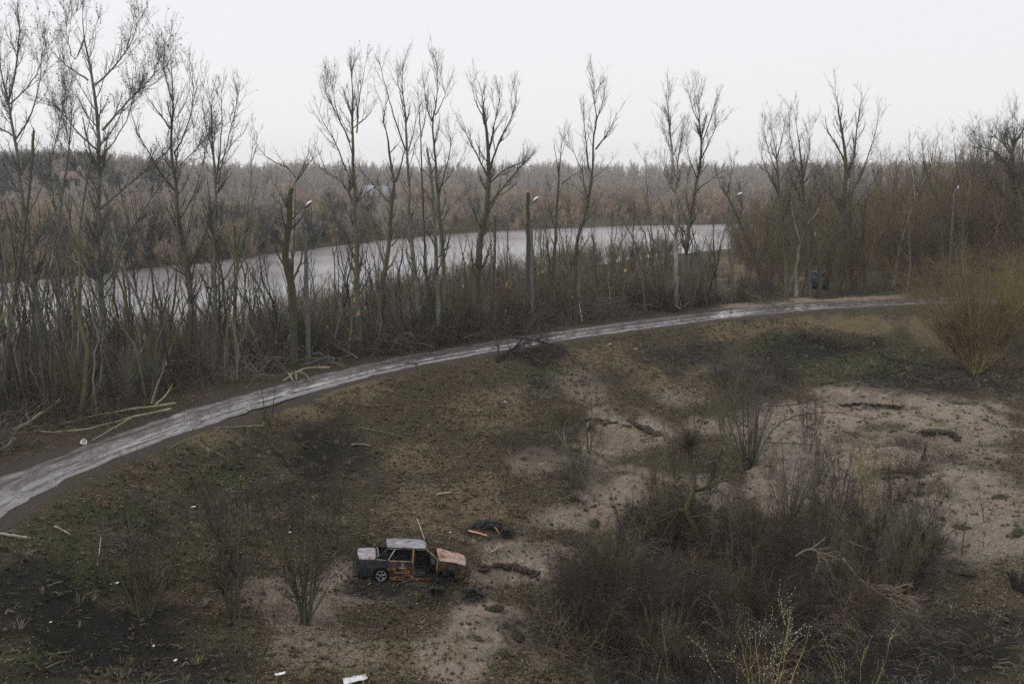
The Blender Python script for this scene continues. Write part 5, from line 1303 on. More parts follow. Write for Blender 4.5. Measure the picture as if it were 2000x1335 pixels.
# overhanging sods along the broken sand edges
def sod_edge(pts, label, seed):
    rr = np.random.RandomState(seed)
    W = resample(np.array([gp(*q) for q in pts]), 26, 1); c = W.mean(0)
    e = empty('turf_edge', tuple(c), label, 'turf edge')
    g = Geo()
    for k in range(120):
        p = W[rr.randint(26)] + rr.normal(size=3) * [.12, .10, .05] + [0, 0, .06] - c; s = rr.uniform(.05, .13)
        v = norm(rr.normal(size=(8, 3))) * s * rr.uniform(.7, 1.2, (8, 1)) * [1.4, 1, .7] + p
        # small lump of eight corners
        o = np.array([[-1, -1, -1], [1, -1, -1], [1, 1, -1], [-1, 1, -1], [-1, -1, 1], [1, -1, 1], [1, 1, 1], [-1, 1, 1]]) * s * .55
        g.add(o * rr.uniform(.6, 1.5, (8, 3)) * [1.5, 1, .6] + p, [[0, 3, 2, 1], [4, 5, 6, 7], [0, 1, 5, 4], [1, 2, 6, 5], [2, 3, 7, 6], [3, 0, 4, 7]])
    o = g.build('sods', M['clod'], e); o['kind'] = 'stuff'
    g = Geo()
    for k in range(300):
        p = W[rr.randint(26)] + rr.normal(size=3) * [.12, .06, .02] + [0, 0, .08] - c
        d = np.array([rr.normal() * .5, -abs(rr.normal()) * .6, rr.uniform(-1.2, .4)]); d = norm(d) * rr.uniform(.08, .28)
        g.tubes(np.stack([p, p + d * .5 + [0, 0, .02], p + d])[None], np.array([[.006, .005, .003]]), 3)
    o = g.build('roots', M['twig_dark'], e); o['kind'] = 'stuff'
sod_edge([(1645, 792), (1680, 789), (1720, 793), (1762, 796)], 'dark overhanging turf edge along the upper sand scarp', 1)
sod_edge([(1800, 842), (1825, 847), (1860, 845), (1868, 858)], 'curved dark turf edge of the second scarp lower in the sand', 2)
sod_edge([(1112, 860), (1116, 838), (1135, 822), (1160, 818), (1190, 826), (1225, 832)], 'ragged root hung turf edge around the crater in the middle of the hollow', 3)
sod_edge([(940, 1112), (985, 1105), (1020, 1112), (1045, 1120)], 'dark turf rim of the hole in front of the car bonnet', 4)
sod_edge([(1225, 822), (1260, 838), (1290, 850)], 'dark turf edge right of the crater', 5)

# ------------------------------------------------------------------ logs, fallen branches
def limb_obj(name, label, cat, pts, w, mat, seed, twigs=0., twig_mat='twig_grey', cut=None, lift=.08, y=None, tl=.5, group=None, sides=7, taper=.35, fork=()):
    """pts are (px, py, height above the ground in metres)"""
    rr = np.random.RandomState(seed)
    q = []
    for p in pts:
        if y is None: g0 = gp(p[0], p[1]); q.append(g0 + [0, 0, (p[2] if len(p) > 2 else 0) + lift])
        else: q.append(at_depth(p[0], p[1], y + (p[2] if len(p) > 2 else 0)))
    q = np.array(q); k = q[0, 1] / F
    b = q.mean(0).copy(); b[2] = min(q[:, 2].min(), gz(b[0], b[1]) + .05) 
    P = resample(q, 14); P[1:] += rr.normal(size=(13, 3)) * w * k * .08
    R = np.linspace(1, taper, 14) * w * .38 * k
    e = empty(name, tuple(b), label, cat, group)
    g = Geo(); g.tubes((P - b)[None], R[None], sides)
    g.build('stem', mat, e, smooth=True)
    LPs, LRs = [P[None]], [R[None]]
    for f in fork:
        ff = []
        for p in f:
            if y is None: ff.append(gp(p[0], p[1]) + [0, 0, (p[2] if len(p) > 2 else 0) + lift])
            else: ff.append(at_depth(p[0], p[1], y + (p[2] if len(p) > 2 else 0)))
        fp = resample(np.array(ff), 14); fr = np.linspace(.6, .2, 14) * w * .5 * k
        g = Geo(); g.tubes((fp - b)[None], fr[None], 5); g.build('side_branch', mat, e, smooth=True)
        LPs.append(fp[None]); LRs.append(fr[None])
    if twigs:
        P0, R0 = np.concatenate(LPs), np.concatenate(LRs)
        P1, R1 = grow(rr, P0, R0, 3.2 * twigs, (.25, 1), .6, tl * 2, .15, 5, .5, .008, .15); P2, R2 = grow(rr, P1, R1, 3 * twigs, (.1, 1), .6, tl, .1, 4, .7, .006, .18)
        g = Geo(); g.tubes(P1 - b, R1, 3); g.tubes(P2 - b, R2, 3)
        o = g.build('twigs', M[twig_mat], e); o['kind'] = 'stuff'
    if cut is not None:
        a = P[0] if cut == 0 else P[-1]; d = (P[0] - P[1]) if cut == 0 else (P[-1] - P[-2]); r = R[0] if cut == 0 else R[-1]
        splinter(e, np.array(b), a, d, r * .8, rr)
    return e
BYW, BGY, BDK, BPL = M['bark_yellow'], M['bark_grey'], M['bark_dark'], M['bark_pale']
limb_obj('fallen_log', 'cut log with an orange broken end at the far left beside the path', 'log', [(123, 811, .75), (95, 822, .5), (60, 834, .2), (25, 850, .1)], 11, BYW, 1, cut=0, taper=.9)
limb_obj('fallen_branch', 'thinner yellow branch lying beside the log with the orange end', 'branch', [(91, 803, .7), (75, 820, .4), (55, 835, .1)], 5, BYW, 2)
limb_obj('fallen_branch', 'long yellow green branch with a pale cut end lying along the path', 'branch', [(340, 810, .5), (300, 815, .45), (250, 818, .4), (200, 824, .3), (120, 835, .15)], 8, BYW, 3, .9, 'twig_olive', cut=0, fork=[[(297, 812, .5), (310, 785, .9), (330, 758, 1.4), (342, 725, 2.0)], [(305, 812, .5), (325, 805, .7), (340, 790, 1.0)]])
limb_obj('fallen_branch', 'second long branch curving below the first one beside the path', 'branch', [(335, 817, .4), (280, 826, .35), (230, 838, .3), (180, 848, .2), (110, 852, .1), (65, 848, .1)], 7, BYW, 4, .9, 'twig_olive')
limb_obj('fallen_branch', 'lower yellow branch of the pile nearest to the path edge', 'branch', [(256, 833, .3), (225, 846, .2), (180, 868, .1)], 6, BYW, 5, .5, 'twig_olive')
limb_obj('fallen_branch', 'mossy bent branch at the left picture edge above the path', 'branch', [(30, 873, .3), (15, 883, .2), (-10, 893, .1)], 9, BYW, 6, .8, 'twig_olive')
limb_obj('fallen_branch', 'mossy branch rising toward the root heap at the left picture edge', 'branch', [(-5, 850, .2), (15, 835, .5), (33, 820, .8)], 7, BYW, 7, .8, 'twig_olive')
limb_obj('fallen_branch', 'forked grey branch leaning on the root heap at far left', 'branch', [(60, 838, .2), (42, 800, .8), (25, 777, 1.2)], 6, BGY, 8, 1, 'twig_olive', fork=[[(48, 815, .6), (30, 785, 1.0), (12, 773, 1.2)]])
limb_obj('fallen_branch', 'curved dark branch sweeping across the litter at the left above the path', 'branch', [(10, 872, .2), (60, 878, .15), (100, 872, .2)], 4, BDK, 9, 1, 'twig_olive')
limb_obj('fallen_branch', 'forked yellow moss covered branch with an orange end by the path under the first lamp', 'branch', [(637, 731, .35), (610, 733, .4), (578, 738, .3), (552, 752, .1)], 9, BYW, 10, .6, 'twig_olive', cut=0, fork=[[(585, 738, .3), (600, 742, .2), (609, 752, .05)], [(578, 738, .3), (580, 748, .1), (576, 754, .0)], [(565, 742, .3), (575, 752, .05)]])
limb_obj('fallen_branch', 'branch of the heaped cut twigs right of the first lamp post', 'branch', [(700, 712, .3), (680, 705, .5), (650, 695, .7), (630, 680, .8)], 5, BGY, 11, 1.8, 'twig_pale', fork=[[(690, 706, .4), (660, 712, .3), (610, 712, .3)], [(670, 700, .5), (690, 680, 1.0)]])
limb_obj('fallen_branch', 'pale branch arching over the heap of cut twigs', 'branch', [(670, 712, .2), (640, 708, .4), (600, 722, .2), (560, 718, .2)], 5, BYW, 12, 1.8, 'twig_olive', tl=.7)
limb_obj('fallen_branch', 'yellow straight branch lying at the inner edge of the path', 'branch', [(515, 838, .1), (470, 840, .1), (416, 842, .1)], 5, BYW, 13)
limb_obj('fallen_branch', 'thin fallen branch reaching down the slope from the path', 'branch', [(330, 884, .1), (365, 868, .2), (400, 880, .15), (440, 900, .1)], 4, BGY, 14, .8, 'twig_pale')
limb_obj('fallen_branch', 'forked thin branch at the path edge above the left slope', 'branch', [(360, 872, .2), (380, 855, .4), (400, 848, .5)], 3, BDK, 15, .8)
limb_obj('log', 'pale log with a red brown end at the left picture edge in the dark grass', 'log', [(53, 1056, .05), (25, 1052, .05), (-20, 1047, .05)], 8, BPL, 16, cut=0, taper=.9)
limb_obj('log', 'short pale stick on the grass right of the edge log', 'stick', [(107, 1034, .05), (122, 1040, .05), (137, 1050, .05)], 4, BPL, 17, taper=.8)
limb_obj('log', 'leaning pale stick standing in the grass by the wide shrub', 'stick', [(190, 1110, .0), (196, 1090, .25), (199, 1075, .4)], 3, BPL, 18, taper=.7)
limb_obj('log', 'short grey log on the slope left of the long thin pole', 'log', [(686, 872, .03), (705, 871, .05), (723, 874, .03)], 5, BGY, 19, taper=.8)
limb_obj('pole', 'long thin grey pole lying down the slope', 'pole', [(700, 838, .05), (740, 846, .05), (800, 860, .05)], 3, BGY, 20, taper=.6)
limb_obj('log', 'small pale log in the tan grass above the car', 'log', [(852, 970, .03), (866, 967, .05), (881, 966, .03)], 5, BPL, 21, taper=.85)
limb_obj('log', 'small log at the path edge above the brown slope', 'log', [(792, 712, .03), (805, 713, .05), (817, 715, .03)], 4, BDK, 22, taper=.85)
limb_obj('stick', 'two orange stripped sticks before the charred debris, the longer one', 'stick', [(915, 1041, .05), (935, 1047, .08), (952, 1051, .05)], 5, M['fresh_wood'], 23, taper=.6)
limb_obj('stick', 'short orange stick leaning on the charred debris', 'stick', [(966, 1039, .2), (976, 1048, .05)], 4, M['fresh_wood'], 24, taper=.6)
limb_obj('stick', 'pale stick below the charred debris pointing up right', 'stick', [(958, 1083, .03), (970, 1076, .05), (982, 1070, .05)], 4, M['twig_pale'], 25, taper=.7)
limb_obj('stick', 'long pale stick leaning beside the car roof', 'stick', [(815, 1037, .5), (825, 1052, .2), (832, 1066, .0)], 2.5, M['twig_pale'], 26, taper=.6)
limb_obj('branch', 'dark branch sticking out of the hole in front of the car', 'branch', [(1010, 1120, .5), (995, 1138, .3), (982, 1152, .0)], 4, BDK, 27, .8)
limb_obj('branch', 'long dark branch curving from the foot of the crooked tree down the crater', 'branch', [(1160, 882, .0), (1185, 903, .05), (1215, 915, .1), (1250, 912, .2)], 4, BDK, 28, .8)
limb_obj('branch', 'dark branch lying right of the crater', 'branch', [(1250, 866, .1), (1275, 863, .2), (1295, 850, .4)], 4, BDK, 29, .9)
limb_obj('branch', 'grey broken branch with a forked top in the middle of the hollow', 'branch', [(1150, 965, .0), (1130, 935, .5), (1105, 905, .9), (1085, 885, 1.2)], 5, BGY, 30, .7, fork=[[(1110, 912, .8), (1100, 895, 1.2), (1102, 880, 1.4)]])
limb_obj('branch', 'short pale stick near the top of the pale patch', 'stick', [(1052, 912, .05), (1068, 905, .05)], 3, M['twig_pale'], 31)
limb_obj('fallen_branch', 'long dark red branch lying over the sand at the top of the scarp', 'branch', [(1495, 803, .3), (1540, 806, .4), (1580, 800, .5), (1625, 790, .6)], 4, M['twig_red'], 32, 1.0, 'twig_red')
limb_obj('fallen_branch', 'dark branch arching from the coppiced willow over the sand', 'branch', [(1478, 905, .1), (1500, 870, .7), (1540, 845, 1.0), (1600, 838, 1.0), (1650, 835, .9)], 6, BDK, 33, 1.0, 'twig_red')
limb_obj('fallen_branch', 'low dark branch beneath the arching branch beside the coppiced willow', 'branch', [(1500, 872, .2), (1550, 878, .3), (1610, 880, .3)], 4, BDK, 34, 1.2, 'twig_red')
# blown down crown at the inner edge of the path
for i, (q, w) in enumerate([([(970, 708, .0), (990, 700, .2), (1015, 690, .5), (1040, 685, .8), (1075, 695, .5)], 7), ([(972, 706, .1), (1000, 698, .4), (1030, 680, .9), (1060, 645, 1.8)], 5), ([(985, 702, .2), (1020, 705, .3), (1060, 712, .3)], 5),
                              ([(1000, 684, .8), (1040, 688, .8), (1090, 695, .6), (1120, 708, .2), (1145, 716, .05)], 5), ([(973, 705, .0), (974, 695, .3), (973, 688, .6)], 6), ([(1030, 712, .2), (1050, 716, .2), (1065, 720, .1)], 3)]):
    limb_obj('blown_down_branch', ['black limb along the foot of the blown down crown beside the path', 'thin limb of the blown down crown reaching over the path', 'lower limb of the blown down crown flat on the slope', 'long limb of the blown down crown running right down the slope',
              'short upright stub at the left end of the blown down crown', 'small pale topped branch below the blown down crown'][i], 'branch', q, w, M['bark_char'], 50 + i, 1.9, 'twig_dark', tl=.7)
# pale fallen branches along the river side of the path
for i, (q, w, fk) in enumerate([
    ([(1330, 610, .2), (1290, 596, .8), (1260, 580, 1.4), (1230, 572, 1.8)], 4, [[(1290, 596, .8), (1330, 575, 1.6), (1366, 565, 2.0)]]),
    ([(1322, 608, .2), (1280, 592, .9), (1250, 560, 2.2), (1232, 572, 1.6), (1222, 590, .9)], 4, []),
    ([(1335, 605, .2), (1360, 592, .6), (1395, 590, .5)], 4, [[(1350, 597, .5), (1380, 578, 1.2)]]),
    ([(1330, 606, .2), (1325, 590, .8), (1315, 575, 1.4)], 3, [[(1325, 592, .7), (1290, 570, 1.6)]]),
    ([(1225, 590, .5), (1250, 565, 1.6), (1280, 552, 2.0), (1310, 545, 2.2)], 4, [])]):
    limb_obj('fallen_branch', ['pale grey branch fan beside the path left of the third lamp, lowest limb', 'pale arching branch over the fan of fallen branches', 'pale branch of the fallen fan pointing right to the lamp', 'short upright branch in the middle of the fallen fan', 'long pale branch leaning left above the fallen fan'][i],
             'branch', q, w, M['bark_pale'], 70 + i, 1.4, 'twig_pale', fork=fk, tl=.6)
limb_obj('fallen_branch', 'pale forked branch standing at the river edge of the path', 'branch', [(1137, 632, .05), (1132, 615, .8), (1130, 600, 1.4), (1125, 588, 1.9)], 4, M['bark_pale'], 80, .6, 'twig_pale', fork=[[(1135, 628, .2), (1122, 612, .9), (1112, 600, 1.4)]])
limb_obj('fallen_branch', 'pale log stub lying in the brush by the path', 'log', [(985, 642, .3), (995, 638, .4), (1004, 637, .4)], 5, M['bark_pale'], 81)
limb_obj('fallen_branch', 'long pale stick along the path verge behind the dark brambles', 'branch', [(905, 668, .2), (930, 662, .3), (960, 657, .3)], 4, M['bark_pale'], 82)
for i, q in enumerate([[(1440, 584, .6), (1465, 588, .5), (1490, 592, .3), (1510, 598, .1)], [(1435, 580, .8), (1450, 585, .5), (1480, 596, .1)], [(1550, 592, .1), (1520, 590, .3), (1488, 588, .4)]]):
    limb_obj('fallen_branch', ['green grey branch heap beside the third lamp post, top branch', 'dark branch of the heap touching the foot of the third lamp post', 'thin right hand branch of the heap beside the third lamp post'][i], 'branch', q, 4, M['bark_moss'], 90 + i, 1.8, 'twig_olive', tl=.6)
# the pale toppled tree in the thicket
p0 = gp(1600, 1150)
limb_obj('toppled_tree', 'pale toppled branch with orange brown twigs lying over the dark thicket at lower right', 'tree', [(1645, 1088, -.3), (1662, 1112, -.6), (1690, 1140, -1.0), (1730, 1165, -1.4), (1775, 1200, -1.8)], 7, M['bark_pale'], 95, 3.2, 'twig_pale', y=p0[1], tl=.55,
         fork=[[(1690, 1140, -1.), (1720, 1190, -1.5), (1735, 1215, -1.7)], [(1670, 1120, -.7), (1655, 1160, -1.0), (1690, 1195, -1.4)], [(1700, 1148, -1.0), (1745, 1150, -1.2), (1778, 1168, -1.4)]])
limb_obj('toppled_tree', 'arched yellowish toppled branch joining the pale one over the dark thicket', 'tree', [(1555, 1085, .0), (1580, 1068, -.2), (1605, 1082, -.4), (1620, 1110, -.7), (1640, 1140, -1.0)], 7, M['bark_yellow'], 96, 3.0, 'twig_pale', y=p0[1], tl=.5,
         fork=[[(1605, 1082, -.4), (1590, 1120, -.7), (1600, 1150, -.9)]])
limb_obj('toppled_tree', 'grey trailing branch ends below the pale toppled branch', 'branch', [(1770, 1180, -1.2), (1800, 1200, -1.5), (1840, 1215, -1.7)], 4, M['bark_grey'], 97, 2.6, 'twig_grey', y=p0[1], tl=.5)
limb_obj('fallen_branch', 'thin pale stick crossing the thicket left of the low crooked tree', 'branch', [(1655, 1055, .0), (1690, 1070, .0), (1715, 1078, .0)], 3, M['bark_pale'], 98, y=p0[1] + 1.5)
limb_obj('dark_log', 'long black log lying in the shade at the lower right corner', 'log', [(1870, 1300, .2), (1920, 1285, .3), (1990, 1275, .3)], 8, M['bark_char'], 99, taper=.7)

# splintered saplings: fresh orange wood in the thicket
SP = [(255, 735, 682, 8), (282, 745, 662, 6), (160, 740, 700, 5), (320, 690, 640, 5), (66, 690, 545, 5), (300, 720, 560, 4), (331, 640, 620, 5), (425, 715, 660, 5), (700, 690, 615, 6), (640, 690, 640, 4), (712, 668, 612, 7), (771, 660, 632, 4), (990, 640, 560, 6), (988, 650, 610, 5), (765, 650, 575, 4), (868, 655, 612, 4), (1078, 600, 500, 4), (1213, 600, 525, 4), (597, 600, 458, 4), (460, 620, 440, 4), (905, 640, 560, 4)]
SPL = ['with long orange splinters hanging at its broken top', 'snapped low beside the brightest splinters', 'broken off near the ground left of the tall banded poplar', 'snapped at half height before the river', 'broken close to the left edge poplar', 'snapped high right of the banded poplar',
       'with a short orange break in front of the water', 'broken low beside the many stemmed grey poplar', 'broken beside the straight mossy poplar', 'snapped low right of the first lamp post', 'stripped pale and broken before the straight mossy poplar', 'broken low between the crooked and the pale poplar',
       'with a hanging orange slab left of the second lamp post', 'broken low left of the second lamp post', 'snapped thin behind the crooked poplar', 'broken low beside the close pair of poplars', 'snapped beside the slim dark poplar', 'broken in the brush before the far water', 'snapped behind the first lamp post', 'broken tall in front of the willow brush', 'snapped left of the heavy leaning poplar']
for i, (x, yb, yt, w) in enumerate(SP):
    rr = np.random.RandomState(600 + i)
    b = gp(x + rr.uniform(-4, 4), yb); top = at_depth(x, yt, b[1])
    e = empty('snapped_sapling', tuple(b), 'snapped sapling ' + SPL[i], 'sapling')
    P = resample(np.array([b - [0, 0, .1], (b + top) / 2 + rr.normal(size=3) * .05, top]), 8); R = np.linspace(1, .75, 8) * w * .5 * b[1] / F
    g = Geo(); g.tubes((P - b)[None], R[None], 6); g.build('stem', M['bark_dark'], e, smooth=True)
    splinter(e, b, P[-1], P[-1] - P[-2], R[-1] * (1.7 if w > 5 else 1.2), rr)
# ------------------------------------------------------------------ street lamps
M['concrete'] = plain('concrete', (.085, .09, .08), (.14, .14, .125), 4, .9, var=.05)
M['steel'] = plain('painted_steel', (.10, .11, .12), (.17, .18, .19), 5, .6, var=.05)
M['cover'] = plain('lamp_cover', (.72, .73, .72), (.6, .61, .6), 4, .4, var=.02)
M['housing'] = plain('lamp_housing', (.05, .05, .055), (.08, .08, .08), 5, .6, var=0)
def lamp(base, joint, top, head, label, w=10, up=.0):
    b = gp(*base); y = b[1]; k = y / F
    e = empty('street_lamp', tuple(b), label, 'street lamp')
    J = at_depth(*joint, y) - b; Tp = at_depth(*top, y) - b; H = at_depth(*head, y) - b
    g = Geo(); P = resample(np.array([[0, 0, -.3], J]), 8); g.tubes(P[None], np.linspace(.17, .10, 8)[None], 10); g.build('concrete_pole', M['concrete'], e, smooth=True)
    g = Geo(); g.bar([0, 0, -.1], [0, 0, .35], .24, 10); g.build('foot', M['concrete'], e, smooth=True)
    g = Geo(); g.bar(J - [0, 0, .05], J + [0, 0, .04], .13, 10); g.build('collar', M['housing'], e, smooth=True)
    mid = Tp + (H - Tp) * .35 + [0, 0, .16 * abs(H[0] - Tp[0])]
    P = resample(np.array([J, Tp - (Tp - J) * .12, Tp, mid, H]), 16, 2); g = Geo(); g.tubes(P[None], np.full((1, 16), .045), 8); g.build('arm', M['steel'], e, smooth=True)
    g = Geo(); a = Tp - (Tp - J) * .02; g.bar(a, Tp + (H - Tp) * .62 + [0, 0, .02], .018, 5); g.build('brace', M['steel'], e)
    d = H - P[-3]; d = d / np.linalg.norm(d); d = norm(np.array([d[0], d[1] - .15, d[2] * .5 + up]))
    s = np.cross(d, [0, 0, 1]); s /= np.linalg.norm(s); u = np.cross(s, d)
    def lens(L, wd, ht, sgn, x0, n=14, m=9):
        g = Geo(); V = []
        for i in range(n):
            t = i / (n - 1); rr = math.sin(math.pi * min(max(.04 + .93 * t, 0), 1)) ** .5
            for j in range(m):
                f = math.pi * j / (m - 1)
                V.append(H + d * (x0 + L * t) + s * math.cos(f) * wd * rr + u * sgn * math.sin(f) * ht * rr)
        i, j = np.meshgrid(np.arange(n - 1), np.arange(m - 1), indexing='ij')
        g.add(V, np.stack([i * m + j, i * m + j + 1, (i + 1) * m + j + 1, (i + 1) * m + j], -1).reshape(-1, 4)); return g
    lens(.34, .10, .10, 1, -.10).build('neck_housing', M['steel'], e, smooth=True)
    lens(.46, .17, .15, 1, .14).build('lamp_cover', M['cover'], e, smooth=True)
    lens(.64, .15, .07, -1, -.06).build('underside', M['housing'], e, smooth=True)
    return e
lamp((603, 712), (596, 445), (589, 418), (596, 405), 'street lamp nearest the camera, concrete pole beside the broken mossy tree')
lamp((1040, 640), (1038, 432), (1034, 402), (1040, 395), 'second street lamp, its pole close against the thick snapped trunk', up=.25)
lamp((1429, 589), (1432, 411), (1432, 388), (1438, 383), 'third street lamp on a dark slim pole beside the tan clearing', up=.2)
lamp((1853, 540), (1862, 410), (1863, 378), (1868, 371), 'fourth and farthest street lamp in front of the dense wood at right', up=.35)

# ------------------------------------------------------------------ blue panel beyond the path
M['blue'] = plain('blue_sheet', (.02, .03, .05), (.014, .02, .033), 3, .6, var=0)
b = gp(1600, 572); y = b[1] + 4; c = at_depth(1600, 545, y)
b = np.array([c[0], y, gz(c[0], y)])
e = empty('metal_shed', tuple(b), 'dark blue metal shed half hidden between the trunks beyond the clearing', 'shed'); e.rotation_euler = (0, 0, .3)
hh = c[2] - b[2] + .6
hh = min(hh, 1.7); g = Geo(); g.box((0, 0, hh / 2), (.7, .7, hh / 2)); g.build('wall', M['blue'], e)
g = Geo(); g.add([(-.78, -.8, hh + .02), (.78, -.8, hh + .02), (.78, .8, hh + .18), (-.78, .8, hh + .18), (-.78, -.8, hh + .07), (.78, -.8, hh + .07), (.78, .8, hh + .23), (-.78, .8, hh + .23)], [[0, 3, 2, 1], [4, 5, 6, 7], [0, 1, 5, 4], [1, 2, 6, 5], [2, 3, 7, 6], [3, 0, 4, 7]]); g.build('roof', M['blue'], e)
g = Geo(); g.box((.1, -.72, hh * .42), (.35, .03, hh * .4)); g.build('door', M['housing'], e)

# ------------------------------------------------------------------ the burnt car
def burnt(name, stops, scale=4, rough=.75, metal=.1, d=3, spec=.3, sx=(1, 1, 1)):
    m, nt, b = new_mat(name)
    v = coord_n(nt, 'Object', sx)
    n = noise_n(nt, scale, 6, .68, v, .6); n2 = noise_n(nt, scale * 6, 4, .7, v)
    f = math_n(nt, 'ADD', n, math_n(nt, 'MULTIPLY', math_n(nt, 'SUBTRACT', n2, .5), .35))
    nt.links.new(ramp_n(nt, f, stops), b.inputs['Base Color'])
    b.inputs['Roughness'].default_value = rough; b.inputs['Metallic'].default_value = metal; b.inputs['Specular IOR Level'].default_value = spec
    bump_n(nt, b, n2, .35, .008)
    return m
M['ash_paint'] = burnt('ash_paint', [(.32, (.06, .05, .055)), (.42, (.15, .145, .165)), (.55, (.24, .235, .265)), (.64, (.40, .39, .42)), (.72, (.22, .17, .15))], 2.8, .62)
M['lid_paint'] = burnt('lid_paint', [(.32, (.05, .04, .04)), (.42, (.16, .14, .145)), (.52, (.28, .255, .265)), (.64, (.42, .39, .40)), (.74, (.16, .10, .08))], 4.2, .65)
M['rust_hood'] = burnt('rust_hood', [(.34, (.04, .025, .018)), (.42, (.20, .10, .04)), (.48, (.28, .19, .145)), (.58, (.38, .305, .245)), (.64, (.28, .17, .10)), (.72, (.20, .09, .03))], 2.4, .7)
M['rust_door'] = burnt('rust_door', [(.40, (.012, .011, .010)), (.49, (.05, .03, .016)), (.54, (.17, .095, .04)), (.60, (.31, .19, .085)), (.66, (.10, .055, .025)), (.76, (.025, .02, .018))], 3.2, .75)
M['rust_dark'] = burnt('rust_dark', [(.32, (.010, .010, .010)), (.50, (.030, .025, .022)), (.60, (.12, .055, .02)), (.72, (.28, .13, .04)), (.82, (.04, .03, .025))], 3.4, .75)
M['char'] = burnt('charred_metal', [(.35, (.008, .009, .010)), (.55, (.022, .023, .026)), (.70, (.055, .052, .050)), (.82, (.12, .06, .03))], 5, .7)
M['rust_pillar'] = burnt('rust_pillar', [(.38, (.04, .028, .018)), (.5, (.20, .115, .045)), (.64, (.32, .20, .09))], 6, .75)
M['trim'] = plain('pale_trim', (.42, .42, .44), (.25, .22, .20), 7, .5, var=0)
M['alloy'] = plain('alloy', (.28, .28, .30), (.13, .125, .13), 9, .45, .4, var=0, spec=.5)
M['rubber'] = plain('burnt_rubber', (.015, .015, .015), (.03, .028, .026), 9, .9, var=0)
M['ashgrey'] = plain('ash', (.10, .10, .10), (.03, .03, .032), 12, .95, var=0)

